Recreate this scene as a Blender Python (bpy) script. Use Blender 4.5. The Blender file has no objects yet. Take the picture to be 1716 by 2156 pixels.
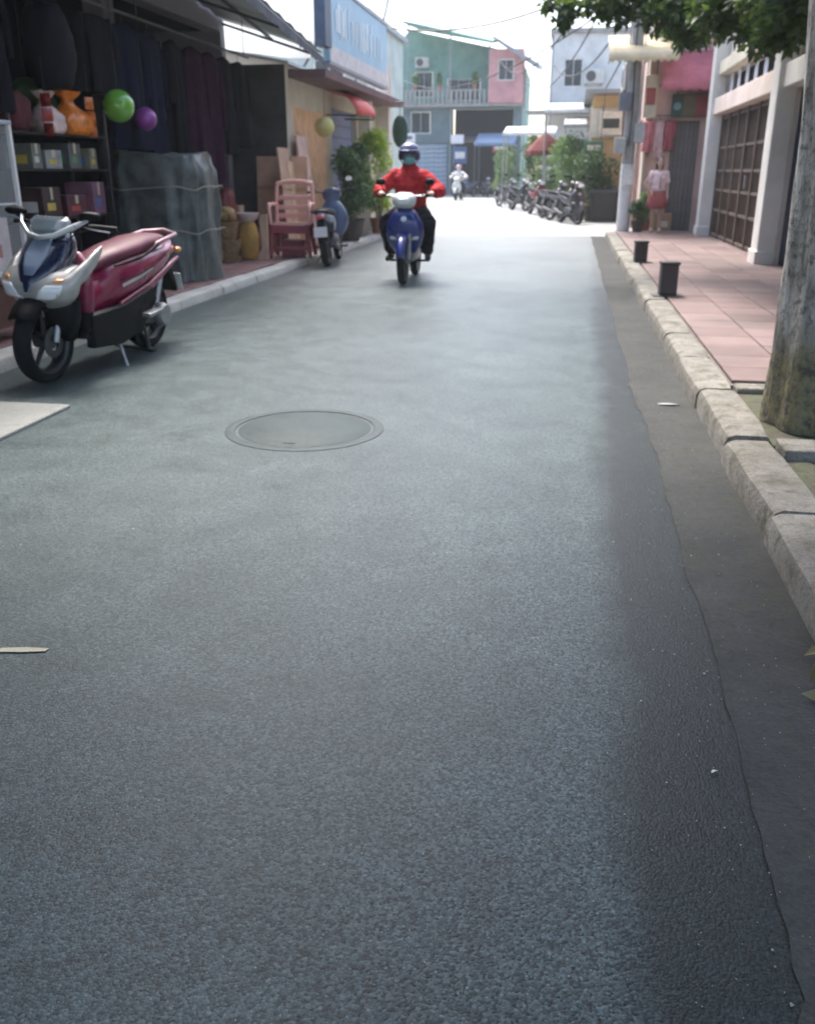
import bpy, math, random
import numpy as np
from mathutils import Vector, Matrix
random.seed(11)
rng = np.random.default_rng(11)
R = math.radians
S = bpy.context.scene
COL = S.collection

# ---------------------------------------------------------------- camera, sky, sun, exposure
cd = bpy.data.cameras.new('camera')
cam = bpy.data.objects.new('camera', cd); COL.objects.link(cam)
cam.location = (0, 0, 1.3)
cam.rotation_euler = (R(90 - 20.65), 0, R(9.54))
cd.sensor_fit = 'VERTICAL'; cd.sensor_height = 24.0; cd.lens = 24.0 * 1900 / 2156
cd.clip_start = 0.05; cd.clip_end = 2000
cd.dof.use_dof = True; cd.dof.focus_distance = 1.8; cd.dof.aperture_fstop = 3.6
S.camera = cam
SUN_EL, SUN_AZ = R(62), R(-22)          # azimuth measured from +Y (up the street) towards +X
W = bpy.data.worlds.new('World'); S.world = W; W.use_nodes = True
wn = W.node_tree.nodes; wl = W.node_tree.links
sky = wn.new('ShaderNodeTexSky'); sky.sky_type = 'NISHITA'; sky.sun_disc = False
sky.sun_elevation = SUN_EL; sky.sun_rotation = SUN_AZ
sky.air_density = 1.0; sky.dust_density = 4.0; sky.ozone_density = 1.0
wl.new(sky.outputs[0], wn['Background'].inputs[0]); wn['Background'].inputs[1].default_value = 0.13
sd = bpy.data.lights.new('sun', 'SUN'); sun = bpy.data.objects.new('sun', sd); COL.objects.link(sun)
sd.energy = 1.4; sd.angle = R(20); sd.color = (1.0, 0.96, 0.91)
sv = Vector((math.sin(SUN_AZ) * math.cos(SUN_EL), math.cos(SUN_AZ) * math.cos(SUN_EL), math.sin(SUN_EL)))
sun.rotation_euler = (-sv).to_track_quat('-Z', 'Y').to_euler(); sun.location = sv * 40
S.view_settings.view_transform = 'Standard'; S.view_settings.look = 'None'
S.view_settings.gamma = 1.0; S.view_settings.exposure = 1.95
S.view_settings.use_curve_mapping = False
S.cycles.max_bounces = 5; S.cycles.diffuse_bounces = 3; S.cycles.glossy_bounces = 3; S.cycles.use_adaptive_sampling = True; S.cycles.adaptive_threshold = 0.02; S.cycles.volume_bounces = 1; S.cycles.transparent_max_bounces = 8
S.cycles.use_denoising = True

# ---------------------------------------------------------------- helpers
def superell(n, e):
    out = []
    for i in range(n):
        a = 2 * math.pi * i / n
        c, s = math.cos(a), math.sin(a)
        out.append((math.copysign(abs(c) ** (2 / e), c), math.copysign(abs(s) ** (2 / e), s)))
    return out

class MB:
    def __init__(s): s.v = []; s.f = []
    def add(s, vs, fs):
        o = len(s.v); s.v += [tuple(v) for v in vs]; s.f += [tuple(i + o for i in f) for f in fs]; return s
    def bx(s, x0, x1, y0, y1, z0, z1):
        return s.add([(x0,y0,z0),(x1,y0,z0),(x1,y1,z0),(x0,y1,z0),(x0,y0,z1),(x1,y0,z1),(x1,y1,z1),(x0,y1,z1)],
                     [(0,3,2,1),(4,5,6,7),(0,1,5,4),(1,2,6,5),(2,3,7,6),(3,0,4,7)])
    def box(s, c, d, rot=(0,0,0)):
        from mathutils import Euler
        m = Euler(rot).to_matrix(); c = Vector(c)
        vs = [c + m @ Vector((sx*d[0]/2, sy*d[1]/2, sz*d[2]/2)) for sz in (-1,1) for sx, sy in ((-1,-1),(1,-1),(1,1),(-1,1))]
        return s.add(vs, [(0,3,2,1),(4,5,6,7),(0,1,5,4),(1,2,6,5),(2,3,7,6),(3,0,4,7)])
    def tube(s, pts, r, n=8, cap=True):
        pts = [Vector(p) for p in pts]; k = len(pts)
        rs = r if isinstance(r, (list, tuple)) else [r] * k
        t0 = (pts[1] - pts[0]).normalized()
        u = t0.orthogonal().normalized(); vs = []
        for i, p in enumerate(pts):
            t = (pts[min(i+1,k-1)] - pts[max(i-1,0)])
            t = t.normalized() if t.length > 1e-9 else t0
            u = (u - t * u.dot(t)); u = u.normalized() if u.length > 1e-6 else t.orthogonal().normalized()
            w = t.cross(u)
            for j in range(n):
                a = 2 * math.pi * j / n
                vs.append(p + (u * math.cos(a) + w * math.sin(a)) * rs[i])
        fs = [(i*n+j, i*n+(j+1)%n, (i+1)*n+(j+1)%n, (i+1)*n+j) for i in range(k-1) for j in range(n)]
        if cap: fs += [tuple(range(n-1,-1,-1)), tuple((k-1)*n+j for j in range(n))]
        return s.add(vs, fs)
    def cyl(s, p0, p1, r0, r1=None, n=12): return s.tube([p0, p1], [r0, r0 if r1 is None else r1], n)
    def lathe(s, prof, n=24, c=(0,0,0), axis='z', closed=False):
        vs = []; k = len(prof)
        for r, h in prof:
            for j in range(n):
                a = 2*math.pi*j/n; x, y = r*math.cos(a), r*math.sin(a)
                p = (x,y,h) if axis == 'z' else ((h,x,y) if axis == 'x' else (x,h,y))
                vs.append((c[0]+p[0], c[1]+p[1], c[2]+p[2]))
        rng_ = range(k if closed else k-1)
        fs = [(i*n+j, i*n+(j+1)%n, ((i+1)%k)*n+(j+1)%n, ((i+1)%k)*n+j) for i in rng_ for j in range(n)]
        if not closed: fs += [tuple(range(n-1,-1,-1)), tuple((k-1)*n+j for j in range(n))]
        return s.add(vs, fs)
    def loft(s, secs, n=16, ax='y', e=2.4):
        """secs: (x,y,z,a,b[,e]); ring in the plane across ax: a = half width (x), b = half size on the other axis"""
        vs = []
        for q in secs:
            x, y, z, a, b = q[:5]; ee = q[5] if len(q) > 5 else e
            for cx, cy in superell(n, ee):
                vs.append((x+cx*a, y, z+cy*b) if ax == 'y' else ((x+cx*a, y+cy*b, z) if ax == 'z' else (x, y+cx*a, z+cy*b)))
        k = len(secs)
        fs = [(i*n+j, i*n+(j+1)%n, (i+1)*n+(j+1)%n, (i+1)*n+j) for i in range(k-1) for j in range(n)]
        fs += [tuple(range(n-1,-1,-1)), tuple((k-1)*n+j for j in range(n))]
        return s.add(vs, fs)
    def sph(s, c, r, nu=16, nv=10):
        r = r if isinstance(r, (tuple, list)) else (r, r, r); vs = []
        for i in range(1, nv):
            t = math.pi*i/nv
            for j in range(nu):
                a = 2*math.pi*j/nu
                vs.append((c[0]+r[0]*math.sin(t)*math.cos(a), c[1]+r[1]*math.sin(t)*math.sin(a), c[2]+r[2]*math.cos(t)))
        fs = [(i*nu+j, (i+1)*nu+j, (i+1)*nu+(j+1)%nu, i*nu+(j+1)%nu) for i in range(nv-2) for j in range(nu)]
        k = len(vs); vs += [(c[0],c[1],c[2]+r[2]), (c[0],c[1],c[2]-r[2])]
        fs += [(k, j, (j+1)%nu) for j in range(nu)] + [(k+1, (nv-2)*nu+(j+1)%nu, (nv-2)*nu+j) for j in range(nu)]
        return s.add(vs, fs)
    def prism(s, poly, d0, d1, ax='y'):
        """poly 2D outline; extruded along ax from d0 to d1.  ax y: (x,z)  ax x: (y,z)  ax z: (x,y)"""
        def P(p, d): return (p[0], d, p[1]) if ax == 'y' else ((d, p[0], p[1]) if ax == 'x' else (p[0], p[1], d))
        n = len(poly)
        return s.add([P(p,d0) for p in poly] + [P(p,d1) for p in poly],
                     [tuple(range(n)), tuple(range(2*n-1, n-1, -1))] + [(i, (i+1)%n, n+(i+1)%n, n+i) for i in range(n)])
    def mesh(s, name):
        me = bpy.data.meshes.new(name); me.from_pydata(s.v, [], s.f)
        import bmesh
        b = bmesh.new(); b.from_mesh(me); bmesh.ops.recalc_face_normals(b, faces=b.faces[:]); b.to_mesh(me); b.free()
        return me
    def build(s, name, mat, parent=None, smooth=None, bevel=0, sub=0, loc=None, seg=2):
        me = s.mesh(name); me.materials.append(mat)
        o = bpy.data.objects.new(name, me); COL.objects.link(o); o.parent = parent
        if loc: o.location = loc
        if bevel:
            m = o.modifiers.new('bevel', 'BEVEL'); m.width = bevel; m.segments = seg; m.limit_method = 'ANGLE'; m.angle_limit = R(35)
            if smooth is None: smooth = 50
        if smooth:
            me.shade_smooth(); me.set_sharp_from_angle(angle=R(smooth))
        if sub:
            m = o.modifiers.new('sub', 'SUBSURF'); m.levels = sub; m.render_levels = sub
        return o

def tag(o, label, cat, group=None, kind=None):
    if label: o['label'] = label
    if cat: o['category'] = cat
    if group: o['group'] = group
    if kind: o['kind'] = kind
    return o
def thing(name, label, cat, loc=(0,0,0), rz=0, group=None):
    o = bpy.data.objects.new(name, None); COL.objects.link(o); o.location = loc; o.rotation_euler = (0,0,rz)
    o.empty_display_size = 0.1
    return tag(o, label, cat, group)
def struct(o): o['kind'] = 'structure'; return o
def raw_mesh(name, V, F, mat, parent=None, smooth=False):
    me = bpy.data.meshes.new(name); V = np.asarray(V, dtype=np.float32); F = np.asarray(F, dtype=np.int32)
    me.vertices.add(len(V)); me.vertices.foreach_set('co', V.ravel())
    k = F.shape[1]; me.loops.add(F.size); me.loops.foreach_set('vertex_index', F.ravel())
    me.polygons.add(len(F)); me.polygons.foreach_set('loop_start', np.arange(0, F.size, k, dtype=np.int32))
    me.polygons.foreach_set('loop_total', np.full(len(F), k, dtype=np.int32))
    me.update(); me.validate(); me.materials.append(mat)
    if smooth: me.shade_smooth()
    o = bpy.data.objects.new(name, me); COL.objects.link(o); o.parent = parent
    return o
def capsules(name, caps, mat, parent, voxel=0.014, it=6, extra=None):
    """one continuous skin grown over tapered capsules (p0,r0,p1,r1) and ellipsoids (c,(rx,ry,rz))"""
    b = MB()
    for c in caps:
        if len(c) == 2: b.sph(c[0], c[1], 14, 10)
        else:
            p0, r0, p1, r1 = c
            b.cyl(p0, p1, r0, r1, 12); b.sph(p0, r0, 12, 8); b.sph(p1, r1, 12, 8)
    me = b.mesh(name); tmp = bpy.data.objects.new(name + '_t', me); COL.objects.link(tmp)
    m = tmp.modifiers.new('r', 'REMESH'); m.mode = 'VOXEL'; m.voxel_size = voxel
    m = tmp.modifiers.new('s', 'SMOOTH'); m.factor = 0.5; m.iterations = it
    dg = bpy.context.evaluated_depsgraph_get(); ev = tmp.evaluated_get(dg)
    out = bpy.data.meshes.new_from_object(ev); bpy.data.objects.remove(tmp); out.name = name
    out.materials.clear(); out.materials.append(mat); out.shade_smooth()
    o = bpy.data.objects.new(name, out); COL.objects.link(o); o.parent = parent
    return o
def wall_cells(b, ax, p0, p1, u0, u1, v0, v1, holes):
    """slab between p0 and p1 on axis ax ('x' or 'y'), spanning u (other horizontal axis) and v (z), minus holes"""
    us = sorted({u0, u1, *[h[0] for h in holes], *[h[1] for h in holes]}); vs = sorted({v0, v1, *[h[2] for h in holes], *[h[3] for h in holes]})
    us = [u for u in us if u0 <= u <= u1]; vs = [v for v in vs if v0 <= v <= v1]
    for i in range(len(us)-1):
        run = None
        for j in range(len(vs)-1):
            cu, cv = (us[i]+us[i+1])/2, (vs[j]+vs[j+1])/2
            solid = not any(h[0] < cu < h[1] and h[2] < cv < h[3] for h in holes)
            if solid and run is None: run = vs[j]
            if run is not None and (not solid or j == len(vs)-2):
                top = vs[j+1] if solid else vs[j]
                if ax == 'x': b.bx(p0, p1, us[i], us[i+1], run, top)
                else: b.bx(us[i], us[i+1], p0, p1, run, top)
                run = None
    return b

# ---------------------------------------------------------------- materials
def nt(name):
    m = bpy.data.materials.new(name); m.use_nodes = True
    n = m.node_tree.nodes; return m, n, m.node_tree.links, n['Principled BSDF']
def ramp(n, stops, interp='LINEAR'):
    r = n.new('ShaderNodeValToRGB'); r.color_ramp.interpolation = interp
    e = r.color_ramp.elements
    while len(e) < len(stops): e.new(0.5)
    for k, (p, c) in enumerate(stops):
        e[k].position = p; e[k].color = (c, c, c, 1) if isinstance(c, (int, float)) else (*c, 1)
    return r
def noise(n, l, co, scale, detail=4, rough=0.55):
    t = n.new('ShaderNodeTexNoise'); t.inputs['Scale'].default_value = scale; t.inputs['Detail'].default_value = detail
    t.inputs['Roughness'].default_value = rough; l.new(co, t.inputs['Vector']); return t
def mixc(n, l, fac, a, b, mode='MIX'):
    x = n.new('ShaderNodeMix'); x.data_type = 'RGBA'; x.blend_type = mode
    for sock, val in ((x.inputs[0], fac), (x.inputs[6], a), (x.inputs[7], b)):
        if isinstance(val, (int, float)): sock.default_value = val
        elif isinstance(val, tuple): sock.default_value = (*val, 1)
        else: l.new(val, sock)
    return x.outputs[2]
def math_(n, l, op, a, b=None, c=None):
    x = n.new('ShaderNodeMath'); x.operation = op
    for k, val in enumerate((a, b, c)):
        if val is None: continue
        if isinstance(val, (int, float)): x.inputs[k].default_value = val
        else: l.new(val, x.inputs[k])
    return x.outputs[0]
def bump(n, l, p, h, strength=0.3, dist=0.01):
    b = n.new('ShaderNodeBump'); b.inputs['Strength'].default_value = strength; b.inputs['Distance'].default_value = dist
    l.new(h, b.inputs['Height']); l.new(b.outputs[0], p.inputs['Normal']); return b
MC = {}
def mat(name, col, rough=0.6, metal=0.0, var=0.25, scale=5.0, bmp=0.0, bscale=60.0, coat=0.0, dirt=0.0, dcol=(0.09,0.075,0.055), rnd=0.0, trans=0.0, alpha=1.0, emit=0.0, sheen=0.0, sss=0.0, spec=0.5, world=False):
    if name in MC: return MC[name]
    m, n, l, p = nt(name)
    tc = n.new('ShaderNodeNewGeometry').outputs['Position'] if world else n.new('ShaderNodeTexCoord').outputs['Object']
    a = noise(n, l, tc, scale, 5, 0.6)
    lo = tuple(c*(1-var) for c in col); hi = tuple(min(1, c*(1+var*0.6)) for c in col)
    c = mixc(n, l, ramp_out(n, l, a.outputs['Fac'], 0.3, 0.7), lo, hi)
    if dirt:
        d = noise(n, l, tc, scale*0.45 + 0.4, 6, 0.65)
        c = mixc(n, l, math_(n, l, 'MULTIPLY', ramp_out(n, l, d.outputs['Fac'], 0.48, 0.72), dirt), c, dcol)
    if rnd:
        oi = n.new('ShaderNodeObjectInfo')
        h = n.new('ShaderNodeHueSaturation'); l.new(c, h.inputs['Color'])
        l.new(math_(n, l, 'MULTIPLY_ADD', oi.outputs['Random'], rnd*2, 1-rnd), h.inputs['Value']); c = h.outputs[0]
    l.new(c, p.inputs['Base Color'])
    r_ = math_(n, l, 'MULTIPLY_ADD', a.outputs['Fac'], 0.25, rough-0.12)
    l.new(r_, p.inputs['Roughness'])
    p.inputs['Metallic'].default_value = metal; p.inputs['Coat Weight'].default_value = coat
    p.inputs['Transmission Weight'].default_value = trans; p.inputs['Alpha'].default_value = alpha
    p.inputs['Sheen Weight'].default_value = sheen; p.inputs['Specular IOR Level'].default_value = spec
    if sss: p.inputs['Subsurface Weight'].default_value = sss; p.inputs['Subsurface Scale'].default_value = 0.02
    if emit: l.new(c, p.inputs['Emission Color']); p.inputs['Emission Strength'].default_value = emit
    if bmp:
        bb = noise(n, l, tc, bscale, 4, 0.6); bump(n, l, p, bb.outputs['Fac'], bmp, 0.01)
    MC[name] = m; return m
def ramp_out(n, l, v, a, b):
    r = n.new('ShaderNodeMapRange'); r.inputs[1].default_value = a; r.inputs[2].default_value = b; l.new(v, r.inputs[0]); return r.outputs[0]

def asphalt_material():
    m, n, l, p = nt('asphalt')
    tc = n.new('ShaderNodeTexCoord').outputs['Object']
    big = noise(n, l, tc, 0.55, 5, 0.6); mid = noise(n, l, tc, 4.0, 6, 0.65); fine = noise(n, l, tc, 55, 4, 0.7)
    vo = n.new('ShaderNodeTexVoronoi'); vo.inputs['Scale'].default_value = 165; l.new(tc, vo.inputs['Vector'])
    vo2 = n.new('ShaderNodeTexVoronoi'); vo2.inputs['Scale'].default_value = 60; l.new(tc, vo2.inputs['Vector'])
    sep = n.new('ShaderNodeSeparateColor'); l.new(vo.outputs['Color'], sep.inputs[0])
    sep2 = n.new('ShaderNodeSeparateColor'); l.new(vo2.outputs['Color'], sep2.inputs[0])
    c = mixc(n, l, ramp_out(n, l, sep.outputs[0], 0.0, 1.0), (0.026,0.036,0.037), (0.106,0.144,0.147))
    # pale stones polished out of the binder
    pale = math_(n, l, 'MULTIPLY', ramp_out(n, l, sep.outputs[1], 0.955, 0.975), ramp_out(n, l, vo.outputs['Distance'], 0.5, 0.3))
    c = mixc(n, l, math_(n, l, 'MULTIPLY', pale, 0.6), c, (0.24,0.26,0.255))
    pale2 = math_(n, l, 'MULTIPLY', ramp_out(n, l, sep2.outputs[1], 0.90, 0.93), ramp_out(n, l, vo2.outputs['Distance'], 0.34, 0.22))
    c = mixc(n, l, math_(n, l, 'MULTIPLY', pale2, 0.45), c, (0.22,0.25,0.25))
    pit = math_(n, l, 'MULTIPLY', ramp_out(n, l, sep2.outputs[2], 0.9, 0.93), ramp_out(n, l, vo2.outputs['Distance'], 0.42, 0.25))
    c = mixc(n, l, math_(n, l, 'MULTIPLY', pit, 0.55), c, (0.022,0.027,0.028))
    r1 = ramp(n, [(0.25, 0.66), (0.75, 1.2)]); l.new(big.outputs['Fac'], r1.inputs[0]); c = mixc(n, l, 1.0, c, r1.outputs[0], 'MULTIPLY')
    m3 = noise(n, l, tc, 95, 3, 0.75); r3 = ramp(n, [(0.30, 0.66), (0.70, 1.34)]); l.new(m3.outputs['Fac'], r3.inputs[0]); c = mixc(n, l, 1.0, c, r3.outputs[0], 'MULTIPLY')
    r2 = ramp(n, [(0.3, 0.74), (0.72, 1.22)]); l.new(mid.outputs['Fac'], r2.inputs[0]); c = mixc(n, l, 1.0, c, r2.outputs[0], 'MULTIPLY')
    # darker strip along the gutter with a wavering inner edge
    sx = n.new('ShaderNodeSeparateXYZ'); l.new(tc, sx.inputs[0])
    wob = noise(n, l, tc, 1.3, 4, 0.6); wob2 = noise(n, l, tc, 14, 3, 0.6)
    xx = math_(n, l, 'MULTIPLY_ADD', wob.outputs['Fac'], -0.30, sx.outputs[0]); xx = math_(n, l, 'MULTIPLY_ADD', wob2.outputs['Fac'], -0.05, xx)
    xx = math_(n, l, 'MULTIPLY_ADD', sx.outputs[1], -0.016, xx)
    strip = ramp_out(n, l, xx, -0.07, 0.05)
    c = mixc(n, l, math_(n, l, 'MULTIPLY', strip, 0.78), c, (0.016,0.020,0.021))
    # tyre-dusted pale wheel track
    tr = math_(n, l, 'ABSOLUTE', math_(n, l, 'ADD', sx.outputs[0], 1.7)); trk = math_(n, l, 'MULTIPLY', ramp_out(n, l, tr, 1.5, 0.2), 0.18)
    c = mixc(n, l, trk, c, (0.14,0.165,0.17))
    # dull oil drips down the lane, a few darker worn patches
    pt = noise(n, l, tc, 1.9, 5, 0.7); c = mixc(n, l, math_(n, l, 'MULTIPLY', ramp_out(n, l, pt.outputs['Fac'], 0.57, 0.72), 0.25), c, (0.030,0.036,0.037))
    # brightening towards the sunlit far end, put into the asphalt colour
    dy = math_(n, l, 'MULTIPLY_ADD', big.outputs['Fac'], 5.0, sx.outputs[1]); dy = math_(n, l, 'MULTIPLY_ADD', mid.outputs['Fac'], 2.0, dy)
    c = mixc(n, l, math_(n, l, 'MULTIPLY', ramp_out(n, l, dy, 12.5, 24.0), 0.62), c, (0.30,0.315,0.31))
    # hairline cracks
    cv = n.new('ShaderNodeTexVoronoi'); cv.feature = 'DISTANCE_TO_EDGE'; cv.inputs['Scale'].default_value = 0.55
    wv = n.new('ShaderNodeMixRGB'); wv.blend_type = 'ADD'; wv.inputs[0].default_value = 0.5; l.new(tc, wv.inputs[1]); l.new(mid.outputs['Color'], wv.inputs[2]); l.new(wv.outputs[0], cv.inputs['Vector'])
    crk = math_(n, l, 'MULTIPLY', ramp_out(n, l, cv.outputs['Distance'], 0.0055, 0.001), ramp_out(n, l, big.outputs['Fac'], 0.54, 0.64))
    c = mixc(n, l, math_(n, l, 'MULTIPLY', crk, 0.75), c, (0.02,0.02,0.022))
    l.new(c, p.inputs['Base Color'])
    l.new(math_(n, l, 'MULTIPLY_ADD', mid.outputs['Fac'], 0.20, 0.29), p.inputs['Roughness'])
    hsum = math_(n, l, 'ADD', math_(n, l, 'MULTIPLY', sep.outputs[0], 0.55), math_(n, l, 'MULTIPLY', fine.outputs['Fac'], 0.6))
    hsum = math_(n, l, 'SUBTRACT', hsum, math_(n, l, 'MULTIPLY', vo.outputs['Distance'], 0.9))
    hsum = math_(n, l, 'SUBTRACT', hsum, math_(n, l, 'MULTIPLY', crk, 1.5))
    p.inputs['Specular IOR Level'].default_value = 0.18
    bump(n, l, p, hsum, 0.35, 0.003)
    return m
def ground_material(name, c0, c1, spots, rough=0.85, scale=1.2, bscale=30, bs=0.4, moss=None, mossv=0.5):
    m, n, l, p = nt(name)
    tc = n.new('ShaderNodeNewGeometry').outputs['Position']
    a = noise(n, l, tc, scale, 6, 0.65); b = noise(n, l, tc, scale*9, 5, 0.7); g = noise(n, l, tc, 90, 3, 0.7)
    c = mixc(n, l, ramp_out(n, l, a.outputs['Fac'], 0.3, 0.7), c0, c1)
    c = mixc(n, l, math_(n, l, 'MULTIPLY', ramp_out(n, l, b.outputs['Fac'], 0.52, 0.7), 0.6), c, spots)
    gr = ramp(n, [(0.3, 0.75), (0.7, 1.2)]); l.new(g.outputs['Fac'], gr.inputs[0]); c = mixc(n, l, 1.0, c, gr.outputs[0], 'MULTIPLY')
    if moss:
        q = noise(n, l, tc, scale*2.3, 6, 0.7)
        c = mixc(n, l, math_(n, l, 'MULTIPLY', ramp_out(n, l, q.outputs['Fac'], mossv, mossv+0.14), 0.75), c, moss)
    l.new(c, p.inputs['Base Color']); p.inputs['Roughness'].default_value = rough
    h = math_(n, l, 'ADD', math_(n, l, 'MULTIPLY', b.outputs['Fac'], 1.0), math_(n, l, 'MULTIPLY', g.outputs['Fac'], 0.4))
    bump(n, l, p, h, bs, 0.012)
    return m
def bark_material():
    m, n, l, p = nt('bark')
    tc = n.new('ShaderNodeTexCoord').outputs['Object']
    mp = n.new('ShaderNodeMapping'); mp.inputs['Scale'].default_value = (9, 9, 2.2); l.new(tc, mp.inputs[0])
    a = noise(n, l, mp.outputs[0], 1.6, 7, 0.68); b = noise(n, l, tc, 22, 5, 0.7); q = noise(n, l, tc, 3.2, 6, 0.65)
    c = mixc(n, l, ramp_out(n, l, a.outputs['Fac'], 0.35, 0.65), (0.11,0.105,0.09), (0.50,0.49,0.46))
    c = mixc(n, l, math_(n, l, 'MULTIPLY', ramp_out(n, l, b.outputs['Fac'], 0.50, 0.64), 0.8), c, (0.06,0.05,0.035))
    sx = n.new('ShaderNodeSeparateXYZ'); l.new(tc, sx.inputs[0])
    low = math_(n, l, 'MULTIPLY_ADD', q.outputs['Fac'], 0.9, sx.outputs[2])
    c = mixc(n, l, math_(n, l, 'MULTIPLY', ramp_out(n, l, low, 1.05, 0.75), 0.85), c, mixc(n, l, ramp_out(n, l, b.outputs['Fac'], 0.4, 0.6), (0.05,0.045,0.025), (0.24,0.21,0.10)))
    # moss on the side away from the street
    ms = math_(n, l, 'MULTIPLY_ADD', q.outputs['Fac'], 0.45, sx.outputs[0])
    c = mixc(n, l, math_(n, l, 'MULTIPLY', ramp_out(n, l, ms, 0.12, 0.26), 0.75), c, mixc(n, l, ramp_out(n, l, b.outputs['Fac'], 0.4, 0.62), (0.085,0.075,0.04), (0.25,0.24,0.16)))
    l.new(c, p.inputs['Base Color']); p.inputs['Roughness'].default_value = 0.9
    bump(n, l, p, math_(n, l, 'ADD', a.outputs['Fac'], math_(n, l, 'MULTIPLY', b.outputs['Fac'], 0.5)), 0.9, 0.03)
    return m
def leaf_material(name, lo, hi, tr=0.25):
    m, n, l, p = nt(name)
    g = n.new('ShaderNodeNewGeometry'); r = g.outputs['Random Per Island']
    c = mixc(n, l, r, lo, hi); l.new(c, p.inputs['Base Color']); p.inputs['Roughness'].default_value = 0.5
    t = n.new('ShaderNodeBsdfTranslucent'); l.new(mixc(n, l, 0.5, c, (0.25,0.4,0.06)), t.inputs[0])
    mx = n.new('ShaderNodeMixShader'); mx.inputs[0].default_value = tr
    l.new(p.outputs[0], mx.inputs[1]); l.new(t.outputs[0], mx.inputs[2]); l.new(mx.outputs[0], n['Material Output'].inputs[0])
    return m

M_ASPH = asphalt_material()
M_BARK = bark_material()
M_GROUND = ground_material('dusty_ground', (0.24,0.235,0.22), (0.34,0.33,0.31), (0.18,0.17,0.15))
M_PALE = ground_material('sunlit_far_road', (0.27,0.28,0.275), (0.38,0.385,0.375), (0.21,0.21,0.20), 0.7, 0.35)  # sunlight on the far road put into its pale colour
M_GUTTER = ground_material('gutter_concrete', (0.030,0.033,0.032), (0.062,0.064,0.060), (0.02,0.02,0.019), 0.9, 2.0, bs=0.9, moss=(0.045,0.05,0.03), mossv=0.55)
M_KERB = ground_material('kerb_concrete', (0.15,0.14,0.118), (0.30,0.285,0.25), (0.095,0.085,0.066), 0.9, 4.0, bs=0.9, moss=(0.085,0.082,0.048), mossv=0.50)
M_KERBL = ground_material('kerb_concrete_pale', (0.42,0.42,0.38), (0.58,0.58,0.54), (0.30,0.29,0.26), 0.85, 3.0, bs=0.4)
M_SLAB = ground_material('slab_concrete', (0.19,0.20,0.185), (0.27,0.28,0.26), (0.15,0.15,0.14), 0.8, 2.2, bs=0.3)
M_SOIL = ground_material('mossy_soil', (0.07,0.065,0.045), (0.13,0.12,0.085), (0.04,0.035,0.025), 0.95, 4.0, bs=1.0, moss=(0.085,0.105,0.045), mossv=0.46)
M_BED = ground_material('pavement_bedding', (0.14,0.12,0.105), (0.20,0.18,0.16), (0.09,0.08,0.07), 0.95, 3.0)
M_IRON = mat('cast_iron', (0.14,0.15,0.155), 0.55, 0.3, 0.3, 8, 0.6, 90, dirt=0.4, dcol=(0.2,0.2,0.19))
M_TILE = mat('red_paving_tile', (0.205,0.145,0.135), 0.6, 0, 0.3, 1.6, 0.3, 70, dirt=0.75, dcol=(0.15,0.132,0.122), rnd=0.16, spec=0.3, world=True)
M_TILEL = mat('dull_red_tile', (0.24,0.13,0.12), 0.6, 0, 0.25, 4, 0.2, 60, dirt=0.6, dcol=(0.17,0.15,0.13), rnd=0.16, world=True)
def C(name, col, **k):
    k.setdefault('rough', 0.6); return mat(name, col, **k)
M_BLACK = C('black_plastic', (0.007,0.007,0.008), rough=0.55, var=0.3, spec=0.15)
M_RUB = C('tyre_rubber', (0.013,0.013,0.013), rough=0.85, var=0.3, bmp=0.3, spec=0.2)
M_CHROME = C('chrome', (0.62,0.63,0.64), rough=0.25, metal=1.0, var=0.15)
M_ALU = C('cast_aluminium', (0.38,0.39,0.40), rough=0.42, metal=0.8, var=0.3, scale=18)
M_STEEL = C('dark_steel', (0.10,0.10,0.105), rough=0.5, metal=0.7, var=0.3, scale=20)
M_GLASSD = C('dark_glass', (0.03,0.04,0.05), rough=0.16, var=0.1)
M_LENS = C('headlight_lens', (0.72,0.74,0.76), rough=0.2, var=0.12, coat=0.8)
M_REDL = C('red_lens', (0.45,0.02,0.02), rough=0.25, coat=0.6)
M_AMBER = C('amber_lens', (0.65,0.25,0.04), rough=0.25, coat=0.6)
M_WHITE = C('white_plastic', (0.72,0.72,0.70), rough=0.4, var=0.12)
M_SKIN = C('skin', (0.52,0.33,0.25), rough=0.55, var=0.1, sss=0.15)
M_HAIR = C('black_hair', (0.015,0.012,0.011), rough=0.5)
M_DARKCLOTH = C('dark_trouser_cloth', (0.012,0.013,0.019), rough=0.9, bmp=0.5, bscale=30, spec=0.1)
M_SHOE = C('black_shoe', (0.02,0.019,0.018), rough=0.5)
M_WOOD = C('brown_wood', (0.16,0.075,0.045), rough=0.55, var=0.4, scale=9, dirt=0.4)
M_CONC = C('grey_concrete', (0.34,0.33,0.31), rough=0.85, var=0.2, bmp=0.3, dirt=0.5)
M_CABLE = C('black_cable', (0.02,0.02,0.02), rough=0.6)

# ---------------------------------------------------------------- the setting: ground, road, gutter, pavements, kerbs
b = MB(); b.add([(-400,-300,-0.03),(400,-300,-0.03),(400,500,-0.03),(-400,500,-0.03)], [(0,1,2,3)])
struct(b.build('ground', M_GROUND))
def strip_sheet(name, left, right, z, m):
    V = []; F = []
    for (xl, yl), (xr, yr) in zip(left, right): V += [(xl, yl, z), (xr, yr, z)]
    for i in range(len(left)-1): F.append((2*i, 2*i+1, 2*i+3, 2*i+2))
    return struct(raw_mesh(name, V, F, m))
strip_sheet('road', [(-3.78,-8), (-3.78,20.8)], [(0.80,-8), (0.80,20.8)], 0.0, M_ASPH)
strip_sheet('far_road', [(-3.8,20.6), (-4.6,28), (-7.6,42), (-13,56), (-20,66)], [(2.6,20.6), (1.2,27.5), (-2.3,42), (-3.2,56), (-4,66)], -0.008, M_PALE)
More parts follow.
